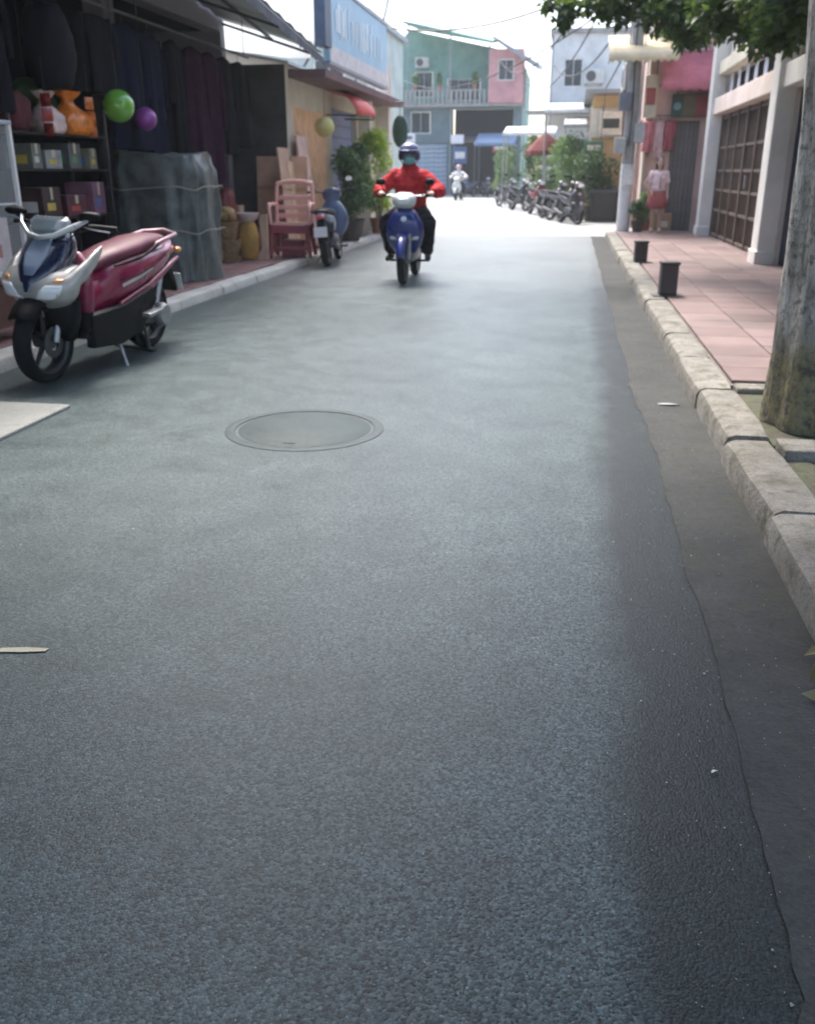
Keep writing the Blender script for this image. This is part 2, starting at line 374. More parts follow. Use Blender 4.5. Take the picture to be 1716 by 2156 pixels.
# gutter with a ragged inner edge
yy = np.concatenate([np.arange(-2, 8, 0.07), np.arange(8, 20.6, 0.12)]); inner = []
w = 0
for y in yy:
    w = 0.85*w + random.gauss(0, 0.006 if y < 6 else 0.002)
    inner.append((0.47 + w + 0.006*math.sin(y*3) + max(0, y-6)*0.004 - (0.03 if y < 1.2 else 0), y))
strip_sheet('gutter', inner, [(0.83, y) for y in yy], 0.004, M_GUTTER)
# right kerb: single blocks
def kerb_block_mesh(L, wd, h, m, name):
    k = MB(); r = 0.045
    prof = [(0,-0.05),(0,h-r),(r*0.3,h-r*0.3),(r,h),(wd-0.012,h),(wd,h-0.012),(wd,-0.05)]
    ns = 5; V = []; rr = random.Random(sum(map(ord, name)))
    for i in range(ns):
        t = i/(ns-1); inset = 0.006 if i in (0, ns-1) else 0
        for px, pz in prof: V.append((px + rr.uniform(-.004,.004) + inset*(1 if px < wd/2 else -1), -L/2 + L*t, pz - (inset if pz > 0 else 0) + (rr.uniform(-.003,.003) if pz > 0 else 0)))
    np_ = len(prof)
    F = [(i*np_+j, i*np_+(j+1)%np_, (i+1)*np_+(j+1)%np_, (i+1)*np_+j) for i in range(ns-1) for j in range(np_)]
    F += [tuple(range(np_)), tuple((ns-1)*np_+j for j in range(np_))]
    k.add(V, F); return k
kerb = bpy.data.objects.new('kerb_right', None); COL.objects.link(kerb); struct(kerb)
protos = [kerb_block_mesh(0.975, 0.215, 0.13, M_KERB, 'k%d' % i).build('kerb_block', M_KERB, kerb, smooth=35) for i in range(3)]
y = 2.32 + 0.49; i = 0
while y < 20.7:
    o = protos[i] if i < 3 else protos[i % 3].copy()
    if i >= 3: COL.objects.link(o)
    o.parent = kerb
    gap = 0.05 if i == 1 else 0.0
    o.location = (0.80 + random.uniform(-.008,.008), y, random.uniform(-.006,.006)); o.rotation_euler = (random.uniform(-.004,.004), random.uniform(-.012,.012), random.uniform(-.006,.006) + (0.02 if i == 1 else 0))
    y += 1.0 + gap; i += 1
kerbl = bpy.data.objects.new('kerb_left', None); COL.objects.link(kerbl); struct(kerbl)
pk = kerb_block_mesh(1.175, 0.20, 0.10, M_KERBL, 'kl').build('kerb_block', M_KERBL, kerbl, smooth=35)
y = 1.0; i = 0
while y < 20.5:
    o = pk if i == 0 else pk.copy()
    if i: COL.objects.link(o)
    o.parent = kerbl; o.location = (-3.79 + random.uniform(-.006,.006), y, random.uniform(-.005,.005)); o.rotation_euler = (0, random.uniform(-.01,.01), math.pi + random.uniform(-.006,.006)); y += 1.2; i += 1
# right pavement: bedding + tiles
b = MB(); b.bx(1.0, 3.2, 5.55, 20.75, -0.02, 0.108)
b.bx(1.86, 3.2, 2.4, 5.55, -0.02, 0.108)
pv = struct(b.build('pavement_right', M_BED))
tm = MB(); tm.bx(-0.196,0.196,-0.196,0.196,0,0.022); t0 = tm.build('paving_tile', M_TILE, pv, bevel=0.004, seg=1)
first = True; T = 0.4
for iy in range(46):
    for ix in range(5):
        cx, cy = 1.03 + 0.2 + ix*T, 2.6 + iy*T
        if cx > 2.9 or cy > 20.5 or (cx < 2.0 and cy < 5.75): continue
        o = t0 if first else t0.copy()
        if not first: COL.objects.link(o)
        first = False; o.parent = pv
        o.location = (cx, cy, 0.109 + random.uniform(-.0015,.0015)); o.rotation_euler = (random.uniform(-.004,.004), random.uniform(-.004,.004), random.uniform(-.004,.004))
# left pavement
b = MB(); b.bx(-5.6, -4.0, 0.2, 22.0, -0.02, 0.085); pl = struct(b.build('pavement_left', M_BED))
tl = MB(); tl.bx(-0.196,0.196,-0.196,0.196,0,0.02); t1 = tl.build('paving_tile', M_TILEL, pl, bevel=0.004, seg=1); first = True
for iy in range(32):
    for ix in range(4):
        cx, cy = -4.2 - ix*T, 4.6 + iy*T
        o = t1 if first else t1.copy()
        if not first: COL.objects.link(o)
        first = False; o.parent = pl; o.location = (cx, cy, 0.086 + random.uniform(-.0015,.0015)); o.rotation_euler = (random.uniform(-.004,.004), random.uniform(-.004,.004), 0)

# concrete cover slab at the left edge of the road
o = MB().bx(-3.62, -2.81, 3.55, 4.79, -0.02, 0.022).build('cover_slab', M_SLAB, bevel=0.008)
tag(o, 'pale concrete cover slab laid flat at the left edge of the road', 'slab')
# manhole
mh = thing('manhole_cover', 'round iron manhole cover set flush in the asphalt', 'manhole', (-1.33, 4.57, 0.0))
b = MB(); b.lathe([(0.372,0.0),(0.372,0.004),(0.378,0.006),(0.41,0.006),(0.425,0.003),(0.43,-0.005),(0.43,-0.02),(0.372,-0.02)], 48, closed=True)
b.build('frame_ring', mat('manhole_concrete', (0.052,0.071,0.073), 0.45, 0, 0.3, 7, 0.5, 80, spec=0.18, dirt=0.5, dcol=(0.05,0.055,0.06)), mh, smooth=40)
b = MB(); b.lathe([(0.0001,0.004),(0.350,0.004),(0.356,0.0),(0.356,-0.01)], 48)
lid = b.build('lid', mat('manhole_lid', (0.052,0.072,0.075), 0.56, 0.0, 0.3, 6, 0.4, 80, spec=0.18, dirt=0.5, dcol=(0.05,0.06,0.062)), mh, smooth=40)
MB().bx(-0.03,0.03,-0.31,-0.29,0.001,0.0052).build('pick_slot', M_BLACK, lid)

# loose grit on the road, one uncountable scatter
N = 1500; V = []; F = []
for k in range(N):
    yy_ = 0.75 + 9*random.random()**1.8; xx_ = random.uniform(-2.9, 0.78) if random.random() < 0.6 else random.gauss(0.52, 0.14)
    if xx_ > 0.79: continue
    r = random.uniform(0.0012, 0.0032) * (1.5 if random.random() < 0.05 else 1); o_ = len(V)
    for dx, dy, dz in ((1,0,0),(-.4,.9,0),(-.5,-.8,0),(0,0,1.1)):
        V.append((xx_ + dx*r*random.uniform(.7,1.3), yy_ + dy*r*random.uniform(.7,1.3), 0.003 + dz*r))
    F += [(o_,o_+1,o_+3),(o_+1,o_+2,o_+3),(o_+2,o_,o_+3)]
gr = raw_mesh('loose_grit', V, F, mat('grit', (0.36,0.36,0.34), 0.8, 0, 0.5, 40)); tag(gr, 'fine pale grit scattered over the asphalt', None, kind='stuff')

# ---------------------------------------------------------------- foliage and trees
def leaves(pts, size, mat_, name, parent, droop=0.35, aspect=0.5):
    n = len(pts); d = rng.normal(size=(n,3)); d[:,2] = d[:,2]*0.6 - droop; d /= np.linalg.norm(d,axis=1)[:,None]
    up = rng.normal(size=(n,3)); up[:,2] += 1.2
    sd_ = np.cross(d, up); sd_ /= np.linalg.norm(sd_,axis=1)[:,None]; nn = np.cross(sd_, d)
    L = size*rng.uniform(.65,1.25,n)[:,None]; Wd = L*aspect*0.5
    p0 = pts; tip = pts + d*L - nn*L*0.12; mid = pts + d*L*0.5 + nn*L*0.03
    a = mid + sd_*Wd + nn*L*0.07; c = mid - sd_*Wd + nn*L*0.07
    V = np.stack([p0, a, tip, c], 1).reshape(-1,3); k = np.arange(n)[:,None]*4
    F = np.concatenate([k + np.array([[0,1,2]]), k + np.array([[0,2,3]])], 0)
    return raw_mesh(name, V, F, mat_, parent)
def clumps(centers, radii, per, flat=0.75):
    P = []
    for c, r, k in zip(centers, radii, per):
        q = rng.normal(size=(k,3)); q /= np.linalg.norm(q,axis=1)[:,None]; q *= (rng.uniform(0,1,k)**0.42)[:,None]*r; q[:,2] *= flat
        P.append(q + np.array(c))
    return np.concatenate(P, 0)
M_LEAF = leaf_material('tree_leaf', (0.013,0.035,0.014), (0.07,0.12,0.034))
M_LEAF2 = leaf_material('shrub_leaf', (0.02,0.06,0.03), (0.07,0.15,0.06))
M_LEAFY = leaf_material('yellow_green_leaf', (0.24,0.40,0.03), (0.58,0.68,0.09), 0.4)

tree = thing('street_tree', 'big street tree with mossy grey trunk at the right kerb', 'tree', (1.33, 4.72, 0.10))
b = MB(); ns = 40; V = []
zs = [0,0.05,0.12,0.22,0.36,0.55,0.8,1.1,1.45,1.8,2.2,2.6,3.0]
rs = [0.268,0.264,0.262,0.260,0.260,0.262,0.258,0.255,0.252,0.25,0.25,0.26,0.27]
for z, r in zip(zs, rs):
    for j in range(ns):
        a = 2*math.pi*j/ns
        rr = r*(1 + 0.06*math.sin(3*a+z*0.9) + 0.035*math.sin(7*a-z*1.7) + (0.07*math.sin(5*a+0.8))*max(0,0.5-z)*1.6) + random.uniform(-.006,.006)
        V.append((0.02*math.sin(z*1.4)-0.05*z+rr*math.cos(a), rr*math.sin(a)+0.015*z, z))
F = [(i*ns+j, i*ns+(j+1)%ns, (i+1)*ns+(j+1)%ns, (i+1)*ns+j) for i in range(len(zs)-1) for j in range(ns)] + [tuple((len(zs)-1)*ns+j for j in range(ns))]
b.add(V, F); b.build('trunk', M_BARK, tree, smooth=60)
def limb(pts, r0, r1):
    k = len(pts); bb = MB(); bb.tube(pts, [r0 + (r1-r0)*i/(k-1) for i in range(k)], 10); return bb.build('limb', M_BARK, tree, smooth=60)
limb([(-.13,0,2.7),(-0.3,-0.3,3.4),(-1.0,-0.9,4.2),(-1.9,-1.6,4.9)], 0.19, 0.06)
limb([(-.13,0,2.7),(0.15,0.5,3.2),(0.3,2.0,3.55),(0.3,4.0,3.6),(0.1,6.3,3.5),(-0.35,7.6,3.35)], 0.17, 0.025)
limb([(-.1,0,2.7),(0.5,-0.2,3.6),(0.9,-0.4,4.6),(1.0,-0.5,5.6)], 0.19, 0.06)
limb([(0.3,3.4,3.58),(0.5,4.8,3.4),(0.7,6.4,3.1),(0.6,8.6,2.95)], 0.06, 0.02)
limb([(0.1,6.2,3.5),(-0.7,7.2,3.35),(-1.3,7.7,3.2)], 0.035, 0.012)
limb([(-.1,.1,2.75),(-0.5,1.4,3.9),(-1.3,2.2,4.8)], 0.13, 0.04)
cs = []; rd = []; per = []
def clump(x, y, z, r, k): cs.append((x-1.29, y-4.72, z-0.10)); rd.append(r); per.append(k)
# unseen high crown above and behind the camera, placed to shade the near road
for k in range(84):
    a = random.uniform(0, 2*math.pi); q = random.random()**0.5
    clump(-0.4 + 3.8*q*math.cos(a), 2.1 + 3.4*q*math.sin(a), random.uniform(4.2, 6.6) - 0.5*q, random.uniform(0.55,0.95), 520)
# the long branch that hangs over the pavement up the street
for k in range(68):
    y = random.uniform(8.3, 14.5); x = random.uniform(1.35, 2.45) - (0.25 if y > 12 else 0); z0 = 1.50 + 0.104*y
    clump(x, y, z0 + random.uniform(0.0, 1.3), random.uniform(0.24,0.42), 230)
for x, y, z, r in ((-0.22,12.5,3.02,0.13),(-0.40,12.6,3.22,0.10),(-0.15,12.4,3.16,0.15),(0.18,12.5,3.16,0.20),(0.42,12.6,3.10,0.22),(0.35,12.3,3.28,0.26),(0.62,12.6,3.25,0.24),(0.85,12.4,3.05,0.24),(0.98,12.6,3.28,0.3),(1.15,12.3,2.98,0.26),(1.3,12.5,2.86,0.24),(1.0,13,3.5,0.35),(0.5,12.8,3.55,0.35)):
    clump(x, y, z, r, int(760*r))
leaves(clumps(cs[84:], rd[84:], per[84:]), 0.12, M_LEAF, 'crown', tree)
leaves(clumps(cs[:84], rd[:84], per[:84]), 0.2, M_LEAF, 'shading_crown', tree)
# concrete frame of the tree pit, and mossy bed before it
pit = thing('tree_pit', 'low concrete edging round the tree foot with mossy soil', 'tree pit', (0,0,0))
MB().bx(1.018, 2.0, 4.08, 4.28, -0.02, 0.142).build('edging', M_KERB, pit, bevel=0.008)
MB().bx(1.66, 1.84, 4.31, 5.38, -0.02, 0.128).build('edging', M_KERB, pit, bevel=0.012)
MB().bx(1.03, 1.84, 5.39, 5.54, -0.02, 0.128).build('edging', M_KERB, pit, bevel=0.012)
MB().bx(1.02, 1.65, 4.31, 5.38, -0.02, 0.095).build('soil', M_SOIL, pit)
bed = MB()
nx, ny = 14, 34; V = []; F = []
for j in range(ny+1):
    for i in range(nx+1): V.append((1.005 + 0.85*i/nx, 0.3 + 3.78*j/ny, 0.085 + random.uniform(-.012,.014) - (0.05 if j < 16 else 0)))
for j in range(ny):
    for i in range(nx): q = j*(nx+1)+i; F.append((q,q+1,q+nx+2,q+nx+1))
struct(raw_mesh('soil_bed', V, F, M_SOIL, None, True))
# litter of dry leaves at the kerb end
M_DRY = leaf_material('dry_leaf', (0.07,0.055,0.025), (0.24,0.20,0.10), 0.1); M_STRAW = C('straw', (0.26,0.23,0.13), rough=0.8)
pts = np.stack([rng.normal(0.84,0.06,60), rng.normal(2.22,0.06,60), rng.uniform(0.006,0.03,60)],1)
lv = leaves(pts, 0.07, M_DRY, 'leaf_litter', None, droop=0.0); tag(lv, 'dry leaves and straw gathered at the end of the kerb', None, kind='stuff')
b = MB()
for k in range(22):
    a = random.uniform(-.5,.9); x, y = random.gauss(.84,.035), random.gauss(2.2,.05); L = random.uniform(.03,.09)
    b.tube([(x,y,.02),(x+L*.5*math.cos(a),y+L*.5*math.sin(a),.035+random.random()*.02),(x+L*math.cos(a),y+L*math.sin(a),.022)], .0022, 5)
b.build('straw', M_STRAW, lv)
def ground_leaf(x, y, rz, L, m, label, name='fallen_leaf', z=0.006):
    bb = MB(); n = 7; V = []; F = []
    for i in range(n):
        t = i/(n-1); wd = 0.17*L*math.sin(math.pi*min(1,t*0.96+0.02))**0.8
        V += [(t*L-L/2, -wd, 0.004*math.sin(3*t)), (t*L-L/2, 0, 0.002*math.sin(5*t)), (t*L-L/2, wd, 0.005*math.cos(2*t))]
    for i in range(n-1):
        for j in range(2): F.append((3*i+j,3*i+j+1,3*i+j+4,3*i+j+3))
    bb.add(V,F); o = bb.build(name, m, None, smooth=80); o.location = (x,y,z); o.rotation_euler = (0,0,rz)
    return tag(o, label, 'leaf' if 'leaf' in name else 'litter')
o = MB().add([(-.07,-.012,.001),(.0,-.014,.0015),(.068,-.009,.001),(.072,.008,.001),(.005,.013,.002),(-.068,.010,.001)],[(0,1,4,5),(1,2,3,4)]).build('paper_strip', C('cream_strip', (0.42,0.39,0.30), rough=0.85)); o.location=(-1.48,2.09,.004); o.rotation_euler=(0,0,.17); o.modifiers.new('t','SOLIDIFY').thickness=.001; tag(o,'flat cream paper strip lying on the asphalt at the left edge','litter')
ground_leaf(0.41, 1.83, 0.7, 0.022, C('paper_scrap', (0.75,0.75,0.72)), 'tiny white scrap on the dark strip beside the gutter', 'paper_scrap')
ground_leaf(0.66, 5.42, 0.1, 0.13, C('grey_scrap', (0.30,0.31,0.31)), 'flat pale scrap in the gutter before the kerb', 'paper_scrap', 0.01)
# ---------------------------------------------------------------- buildings (built in street coordinates; root stands at the base)
def Wp(mb, name, m, root, **k):
    o = mb.build(name, m, root, **k)
    if root is not None and root.parent is None and root.type == 'EMPTY': o.location = -root.location
    return o
def plaster(name, col, **k):
    k.setdefault('dirt', 0.5); k.setdefault('dcol', tuple(c*0.55 for c in col)); k.setdefault('bmp', 0.25); k.setdefault('scale', 1.6); k.setdefault('spec', 0.15)
    return mat(name, col, 0.85, 0, 0.16, **k)
M_CREAM = plaster('cream_plaster', (0.62,0.57,0.46)); M_PINKP = plaster('pink_plaster', (0.55,0.36,0.34)); M_WHITEP = plaster('white_plaster', (0.80,0.77,0.70), dirt=0.35)
M_OCHRE = plaster('ochre_plaster', (0.56,0.40,0.20)); M_PALEB = plaster('pale_blue_plaster', (0.66,0.68,0.68)); M_GREENP = plaster('hazed_green_plaster', (0.24,0.41,0.35))  # end house green and pink washed paler, distance haze put into the colour
M_GREYP = plaster('grey_plaster', (0.26,0.28,0.32)); M_DARKIN = plaster('dark_interior', (0.018,0.018,0.024)); M_PINK2 = plaster('hazed_pink_plaster', (0.60,0.31,0.31))
M_DARKGATE = C('brown_steel_gate', (0.085,0.060,0.046), rough=0.65, spec=0.2, var=0.25, scale=7, dirt=0.4)
M_GATEBAR = C('gate_bar', (0.15,0.115,0.09), rough=0.6, spec=0.3, var=0.25)
M_NAVY = C('navy_door_paint', (0.008,0.010,0.02), rough=0.6, var=0.3, spec=0.15)
M_SHUT = C('grey_shutter', (0.17,0.165,0.155), rough=0.6, spec=0.3, var=0.2, dirt=0.3)
M_BSHUT = C('blue_grey_shutter', (0.15,0.19,0.30), rough=0.5, metal=0.2, var=0.2)
M_ROOFG = C('green_roof_sheet', (0.16,0.33,0.28), rough=0.6, var=0.2, dirt=0.3)
M_TIN = C('grey_tin_sheet', (0.30,0.32,0.34), rough=0.5, metal=0.4, var=0.2, dirt=0.4)

def window(root, ax, p, u0, u1, v0, v1, out, fm=None, depth=0.10, bars=2):
    """window in a wall hole; ax = normal axis, p = outer wall face, out = +1/-1 direction the wall faces"""
    fm = fm or M_WHITE; q0, q1 = p - out*depth, p - out*(depth-0.05); lo, hi = min(q0,q1), max(q0,q1)
    def bx(b_, a0,a1,c0,c1,d0,d1): return b_.bx(d0,d1,a0,a1,c0,c1) if ax == 'x' else b_.bx(a0,a1,d0,d1,c0,c1)
    f = MB(); t = 0.06
    for a0,a1,c0,c1 in ((u0,u1,v0,v0+t),(u0,u1,v1-t,v1),(u0,u0+t,v0+t,v1-t),(u1-t,u1,v0+t,v1-t)): bx(f,a0,a1,c0,c1,lo,hi)
    w_ = Wp(f, 'window', fm, root)
    for k in range(bars):
        a0 = u0+t + (u1-u0-2*t)*k/bars; a1 = u0+t + (u1-u0-2*t)*(k+1)/bars
        Wp(bx(MB(), a0+0.012, a1-0.012, v0+t, v1-t, (lo+hi)/2-0.006, (lo+hi)/2+0.006), 'pane', M_GLASSD, w_)
        if k: Wp(bx(MB(), a0-0.011, a0+0.011, v0+t, v1-t, lo+0.01, hi-0.005), 'mullion', fm, w_)
    return w_
def slats(root, ax, p, u0, u1, v0, v1, step, m, name='slat', th=0.02, vertical=False, fill=0.86):
    """row of single slats, shared mesh"""
    n = max(1, int(round(((u1-u0) if vertical else (v1-v0))/step))); st = ((u1-u0) if vertical else (v1-v0))/n
    b_ = MB(); L = (v1-v0) if vertical else (u1-u0)
    if ax == 'x': b_.bx(-th,0,-st*fill/2,st*fill/2,0,L) if vertical else b_.bx(-th,0,0,L,-st*fill/2,st*fill/2)
    else: b_.bx(-st*fill/2,st*fill/2,-th,0,0,L) if vertical else b_.bx(0,L,-th,0,-st*fill/2,st*fill/2)
    proto = b_.build(name, m, root, bevel=min(th*0.4, 0.008), seg=1)
    off = -root.location if (root.parent is None and root.type == 'EMPTY') else Vector((0,0,0))
    for k in range(n):
        o = proto if k == 0 else proto.copy()
        if k: COL.objects.link(o)
        o.parent = root; c_ = (k+0.5)*st
        if ax == 'x': o.location = Vector((p, u0+c_, v0) if vertical else (p, u0, v0+c_)) + off
        else: o.location = Vector((u0+c_, p, v0) if vertical else (u0, p, v0+c_)) + off

# -- right: house with the brown folding gate
hr = thing('terrace_house', 'pale house with white columns and transom grille above its brown gate, right pavement', 'house', (2.8, 13.5, 0.0))
FX = 2.78
Z = (0.13, 2.30, 2.58, 2.98, 3.22)
b = MB(); wall_cells(b, 'x', FX, FX+0.25, 7.0, 20.95, 0.0, 6.8, [(13.7,19.25,0.0,2.30),(13.7,19.25,2.58,2.98),(8.2,13.2,0.0,2.30),(8.2,13.2,2.58,2.98),(14.6,17.2,4.2,5.8),(9.4,12,4.2,5.8)])
b.bx(FX+0.25, 9.0, 20.7, 20.95, 0, 6.8); b.bx(FX+0.25, 9.0, 7.0, 7.25, 0, 6.8)
Wp(b, 'wall', plaster('house_wall', (0.66,0.60,0.54)), hr)
Wp(MB().bx(FX, 9.1, 6.9, 21.0, 6.81, 7.0), 'roof', M_CONC, hr)
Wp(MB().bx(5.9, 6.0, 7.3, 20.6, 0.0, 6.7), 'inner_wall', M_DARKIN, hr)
for y0, y1 in ((13.22, 13.66), (19.27, 19.66), (7.8, 8.2)):
    c_ = MB(); c_.bx(2.54, FX-0.003, y0, y1, 0.10, 6.4); o = Wp(c_, 'column', M_WHITEP, hr, bevel=0.015)
    Wp(MB().bx(2.515, FX-0.003, y0-0.025, y1+0.025, 0.10, 0.30), 'plinth', M_WHITEP, o, bevel=0.01)
for y0, y1 in ((13.668, 19.262), (8.205, 13.215)):
    Wp(MB().bx(2.60, FX+0.1, y0, y1, 2.302, 2.578), 'lintel', M_WHITEP if y0 < 10 else plaster('lintel_plaster', (0.76,0.64,0.56), dirt=0.35), hr, bevel=0.012)
    Wp(MB().bx(2.62, FX+0.1, y0, y1, 2.982, 3.20), 'lintel', M_CREAM, hr, bevel=0.012)
    slats(hr, 'x', FX+0.03, y0+0.05, y1-0.05, 2.581, 2.979, 0.74, C('grille_bar', (0.62,0.64,0.68), rough=0.5), 'grille_panel', 0.008, True, 0.36)
    Wp(MB().bx(FX+0.16, FX+0.19, y0+0.03, y1-0.03, 2.585, 2.975), 'transom_pane', C('transom_dark', (0.012,0.012,0.016), rough=0.6, spec=0.1), hr)
# folding gate: leaves, each with frame, bars
gt = Wp(MB().bx(FX+0.035, FX+0.06, 13.72, 19.23, 0.14, 2.29), 'gate', M_DARKGATE, hr)
GB = [14.65, 15.55, 16.5, 17.4, 18.3]
b = MB()
for y in [13.75] + GB + [19.2]:
    Wp(MB().bx(FX-0.02, FX+0.033, y-0.035, y+0.035, 0.14, 2.29), 'gate_post', M_GATEBAR, gt, bevel=0.006)
for z in (0.18, 0.62, 0.98, 1.32, 1.72, 2.24):
    Wp(MB().bx(FX+0.0, FX+0.034, 13.79, 19.16, z-0.022, z+0.022), 'gate_rail', M_GATEBAR, gt)
slats(gt, 'x', FX+0.034, 13.8, 19.15, 0.2, 2.22, 0.145, M_GATEBAR, 'gate_bar', 0.016, True, 0.16)
Wp(MB().bx(FX-0.04, FX-0.02, 15.95, 16.0, 1.05, 1.25), 'handle', M_ALU, gt)
# dark double door in the near bay
dd = Wp(MB().bx(FX+0.05, FX+0.09, 8.22, 13.19, 0.12, 2.30), 'door', M_NAVY, hr)
slats(dd, 'x', FX+0.05, 8.3, 13.1, 0.2, 2.25, 0.6, C('navy_panel', (0.010,0.013,0.026), rough=0.6, var=0.3, spec=0.15), 'door_panel', 0.02, True, 0.9)
window(hr, 'x', FX, 14.6, 17.2, 4.2, 5.8, -1, M_WHITE, 0.1, 4); window(hr, 'x', FX, 9.4, 12, 4.2, 5.8, -1, M_WHITE, 0.1, 4)
Wp(MB().bx(2.45, FX-0.004, 13.67, 19.26, 0.09, 0.128), 'threshold', M_CONC, hr)

# -- right: pink house that steps forward onto the pavement
hp = thing('pink_house', 'faded pink house stepping forward past the white columns, grey shutter door', 'house', (2.6, 21.2, 0.0))
b = MB(); wall_cells(b, 'y', 21.2, 21.42, 1.55, 7.0, 0.0, 6.4, [(2.06,2.62,0.0,2.30),(1.75,2.6,3.6,4.8)]); wall_cells(b, 'x', 1.55, 1.75, 21.42, 27.0, 0.0, 6.4, [(22.5,24.2,0,2.4),(22.4,23.6,3.6,4.9),(24.6,25.8,3.6,4.9)]); b.bx(1.75,7,26.8,27,0,6.4)
Wp(b, 'wall', plaster('pink_wall', (0.66,0.46,0.40)), hp)
Wp(MB().bx(1.45, 7.0, 21.1, 27.1, 6.41, 6.58), 'roof', M_CONC, hp)
Wp(MB().bx(1.50, 1.545, 21.1, 21.45, 0.1, 6.0), 'corner_strip', M_CREAM, hp)
sh = Wp(MB().bx(2.06, 2.62, 21.31, 21.34, 0.1, 2.30), 'door', M_SHUT, hp)
slats(sh, 'y', 21.31, 2.07, 2.61, 0.12, 2.28, 0.09, C('shutter_fold', (0.20,0.185,0.175), rough=0.6, spec=0.3), 'shutter_fold', 0.018, True, 0.8)
window(hp, 'y', 21.2, 1.75, 2.6, 3.6, 4.8, -1); window(hp, 'x', 1.55, 22.4, 23.6, 3.6, 4.9, -1); window(hp, 'x', 1.55, 24.6, 25.8, 3.6, 4.9, -1)
Wp(MB().bx(1.60, 1.65, 22.5, 24.2, 0.02, 2.4), 'door', M_WOOD, hp)
# hanging shop board, green and red
sg = thing('shop_board', 'small dark green and red shop board above the grey shutter', 'sign', (2.3, 21.05, 2.38))
Wp(MB().bx(2.0, 2.88, 21.03, 21.09, 2.36, 2.80), 'panel', C('sign_green', (0.035,0.075,0.055), rough=0.5, var=0.3), sg, bevel=0.008)
Wp(MB().bx(2.48, 2.86, 21.018, 21.028, 2.38, 2.78), 'red_field', C('sign_red', (0.26,0.045,0.04), rough=0.5, var=0.3), sg)
Wp(MB().bx(2.22, 2.47, 21.018, 21.028, 2.38, 2.78), 'olive_field', C('sign_olive', (0.13,0.10,0.045), rough=0.5, var=0.3), sg)
Wp(MB().lathe([(0.0001,0),(0.075,0),(0.075,-0.012),(0.0001,-0.012)], 20, (2.11,21.03,2.57), 'y'), 'emblem', C('sign_emblem', (0.16,0.33,0.31), rough=0.5), sg)
for x in (2.1, 2.75): Wp(MB().cyl((x,21.06,2.6),(x,21.24,2.9),0.012), 'bracket', M_STEEL, sg)
# pink cloth awning and cream awning
aw = thing('pink_awning', 'faded pink cloth awning above the shop board', 'awning', (2.5, 21.1, 2.95))
V = []; F = []; n = 14
for i in range(n+1):
    x = 1.72 + 1.3*i/n; s_ = 0.02*math.sin(i*1.9)
    V += [(x, 21.19, 3.62), (x, 20.75+s_, 3.28+s_*0.6), (x, 20.50+s_, 3.02), (x, 20.49+s_, 2.86 - (0.05 if i%2 else 0))]
for i in range(n):
    for j in range(3): q = i*4+j; F.append((q,q+1,q+5,q+4))
o = raw_mesh('cloth', V, F, C('pink_cloth', (0.60,0.20,0.26), rough=0.85, var=0.2), aw, True); o.location = -aw.location
m_ = o.modifiers.new('t','SOLIDIFY'); m_.thickness = 0.006
for x in (1.74, 3.0): Wp(MB().cyl((x,21.19,2.95),(x,20.52,3.0),0.012), 'arm', M_ALU, aw)
def awning(name, label, x0, x1, yb, yf, zb, zf, valance, m, m2, n=10, arms=True):
    a_ = thing(name, label, 'awning', ((x0+x1)/2, yb, zf))
    V = []; F = []
    for i in range(n+1):
        x = x0 + (x1-x0)*i/n; s_ = 0.015*math.sin(i*2.3)
        V += [(x,yb,zb),(x,(yb+yf)/2,(zb+zf)/2-0.02+s_),(x,yf,zf+s_*0.4)]
    for i in range(n):
        for j in range(2): q = i*3+j; F.append((q,q+1,q+4,q+3))
    o = raw_mesh('canopy', V, F, m, a_, True); o.location = -a_.location; q_ = o.modifiers.new('t','SOLIDIFY'); q_.thickness = 0.012
    V = []; F = []
    for i in range(2*n+1):
        x = x0 + (x1-x0)*i/(2*n); V += [(x,yf-0.006,zf+0.01),(x,yf-0.01,zf-valance*(1 if i%2 else 0.75))]
    for i in range(2*n): F.append((2*i,2*i+1,2*i+3,2*i+2))
    o = raw_mesh('valance', V, F, m2, a_); o.location = -a_.location; q_ = o.modifiers.new('t','SOLIDIFY'); q_.thickness = 0.006
    if arms:
        for x in (x0+0.04, x1-0.04): Wp(MB().cyl((x,yb,zf-0.1),(x,yf+0.02,zf-0.01),0.014), 'arm', M_ALU, a_)
    return a_
awning('cream_awning', 'cream canvas awning reaching out beside the utility pole', 0.62, 1.95, 21.19, 19.9, 3.92, 3.50, 0.22, C('cream_canvas', (0.66,0.56,0.36), rough=0.85, var=0.15, dirt=0.3), C('cream_canvas2', (0.68,0.58,0.40), rough=0.85, var=0.15))

# -- right beyond the pole
ho = thing('ochre_house', 'low ochre house with a green door behind the utility pole', 'house', (2.0, 28.0, 0.0))
b = MB(); wall_cells(b, 'y', 28.0, 28.2, 0.55, 6, 0, 3.3, [(1.72,2.3,0,2.1)]); wall_cells(b, 'x', 0.55, 0.75, 28.2, 33, 0, 3.3, [(29.2,31.5,0,2.5)]); b.bx(0.75,6,32.8,33,0,3.3)
Wp(b, 'wall', M_OCHRE, ho); Wp(MB().bx(0.3, 6.2, 27.6, 33.2, 3.31, 3.42), 'roof', M_TIN, ho)
Wp(MB().bx(1.72,2.3,28.1,28.14,0,2.1), 'door', C('green_door', (0.05,0.14,0.07), rough=0.5), ho)
Wp(MB().bx(0.48,0.54,27.95,28.2,0,3.0), 'corner_strip', M_CREAM, ho); Wp(MB().bx(0.54,1.7,27.93,27.995,2.2,2.95), 'fascia', M_CREAM, ho)
Wp(MB().bx(0.62,0.68,29.2,31.5,0,2.5), 'door', M_SHUT, ho)
hw = thing('tall_pale_house', 'tall pale blue house right of the end of the street', 'house', (1.2, 42.0, 0.0))
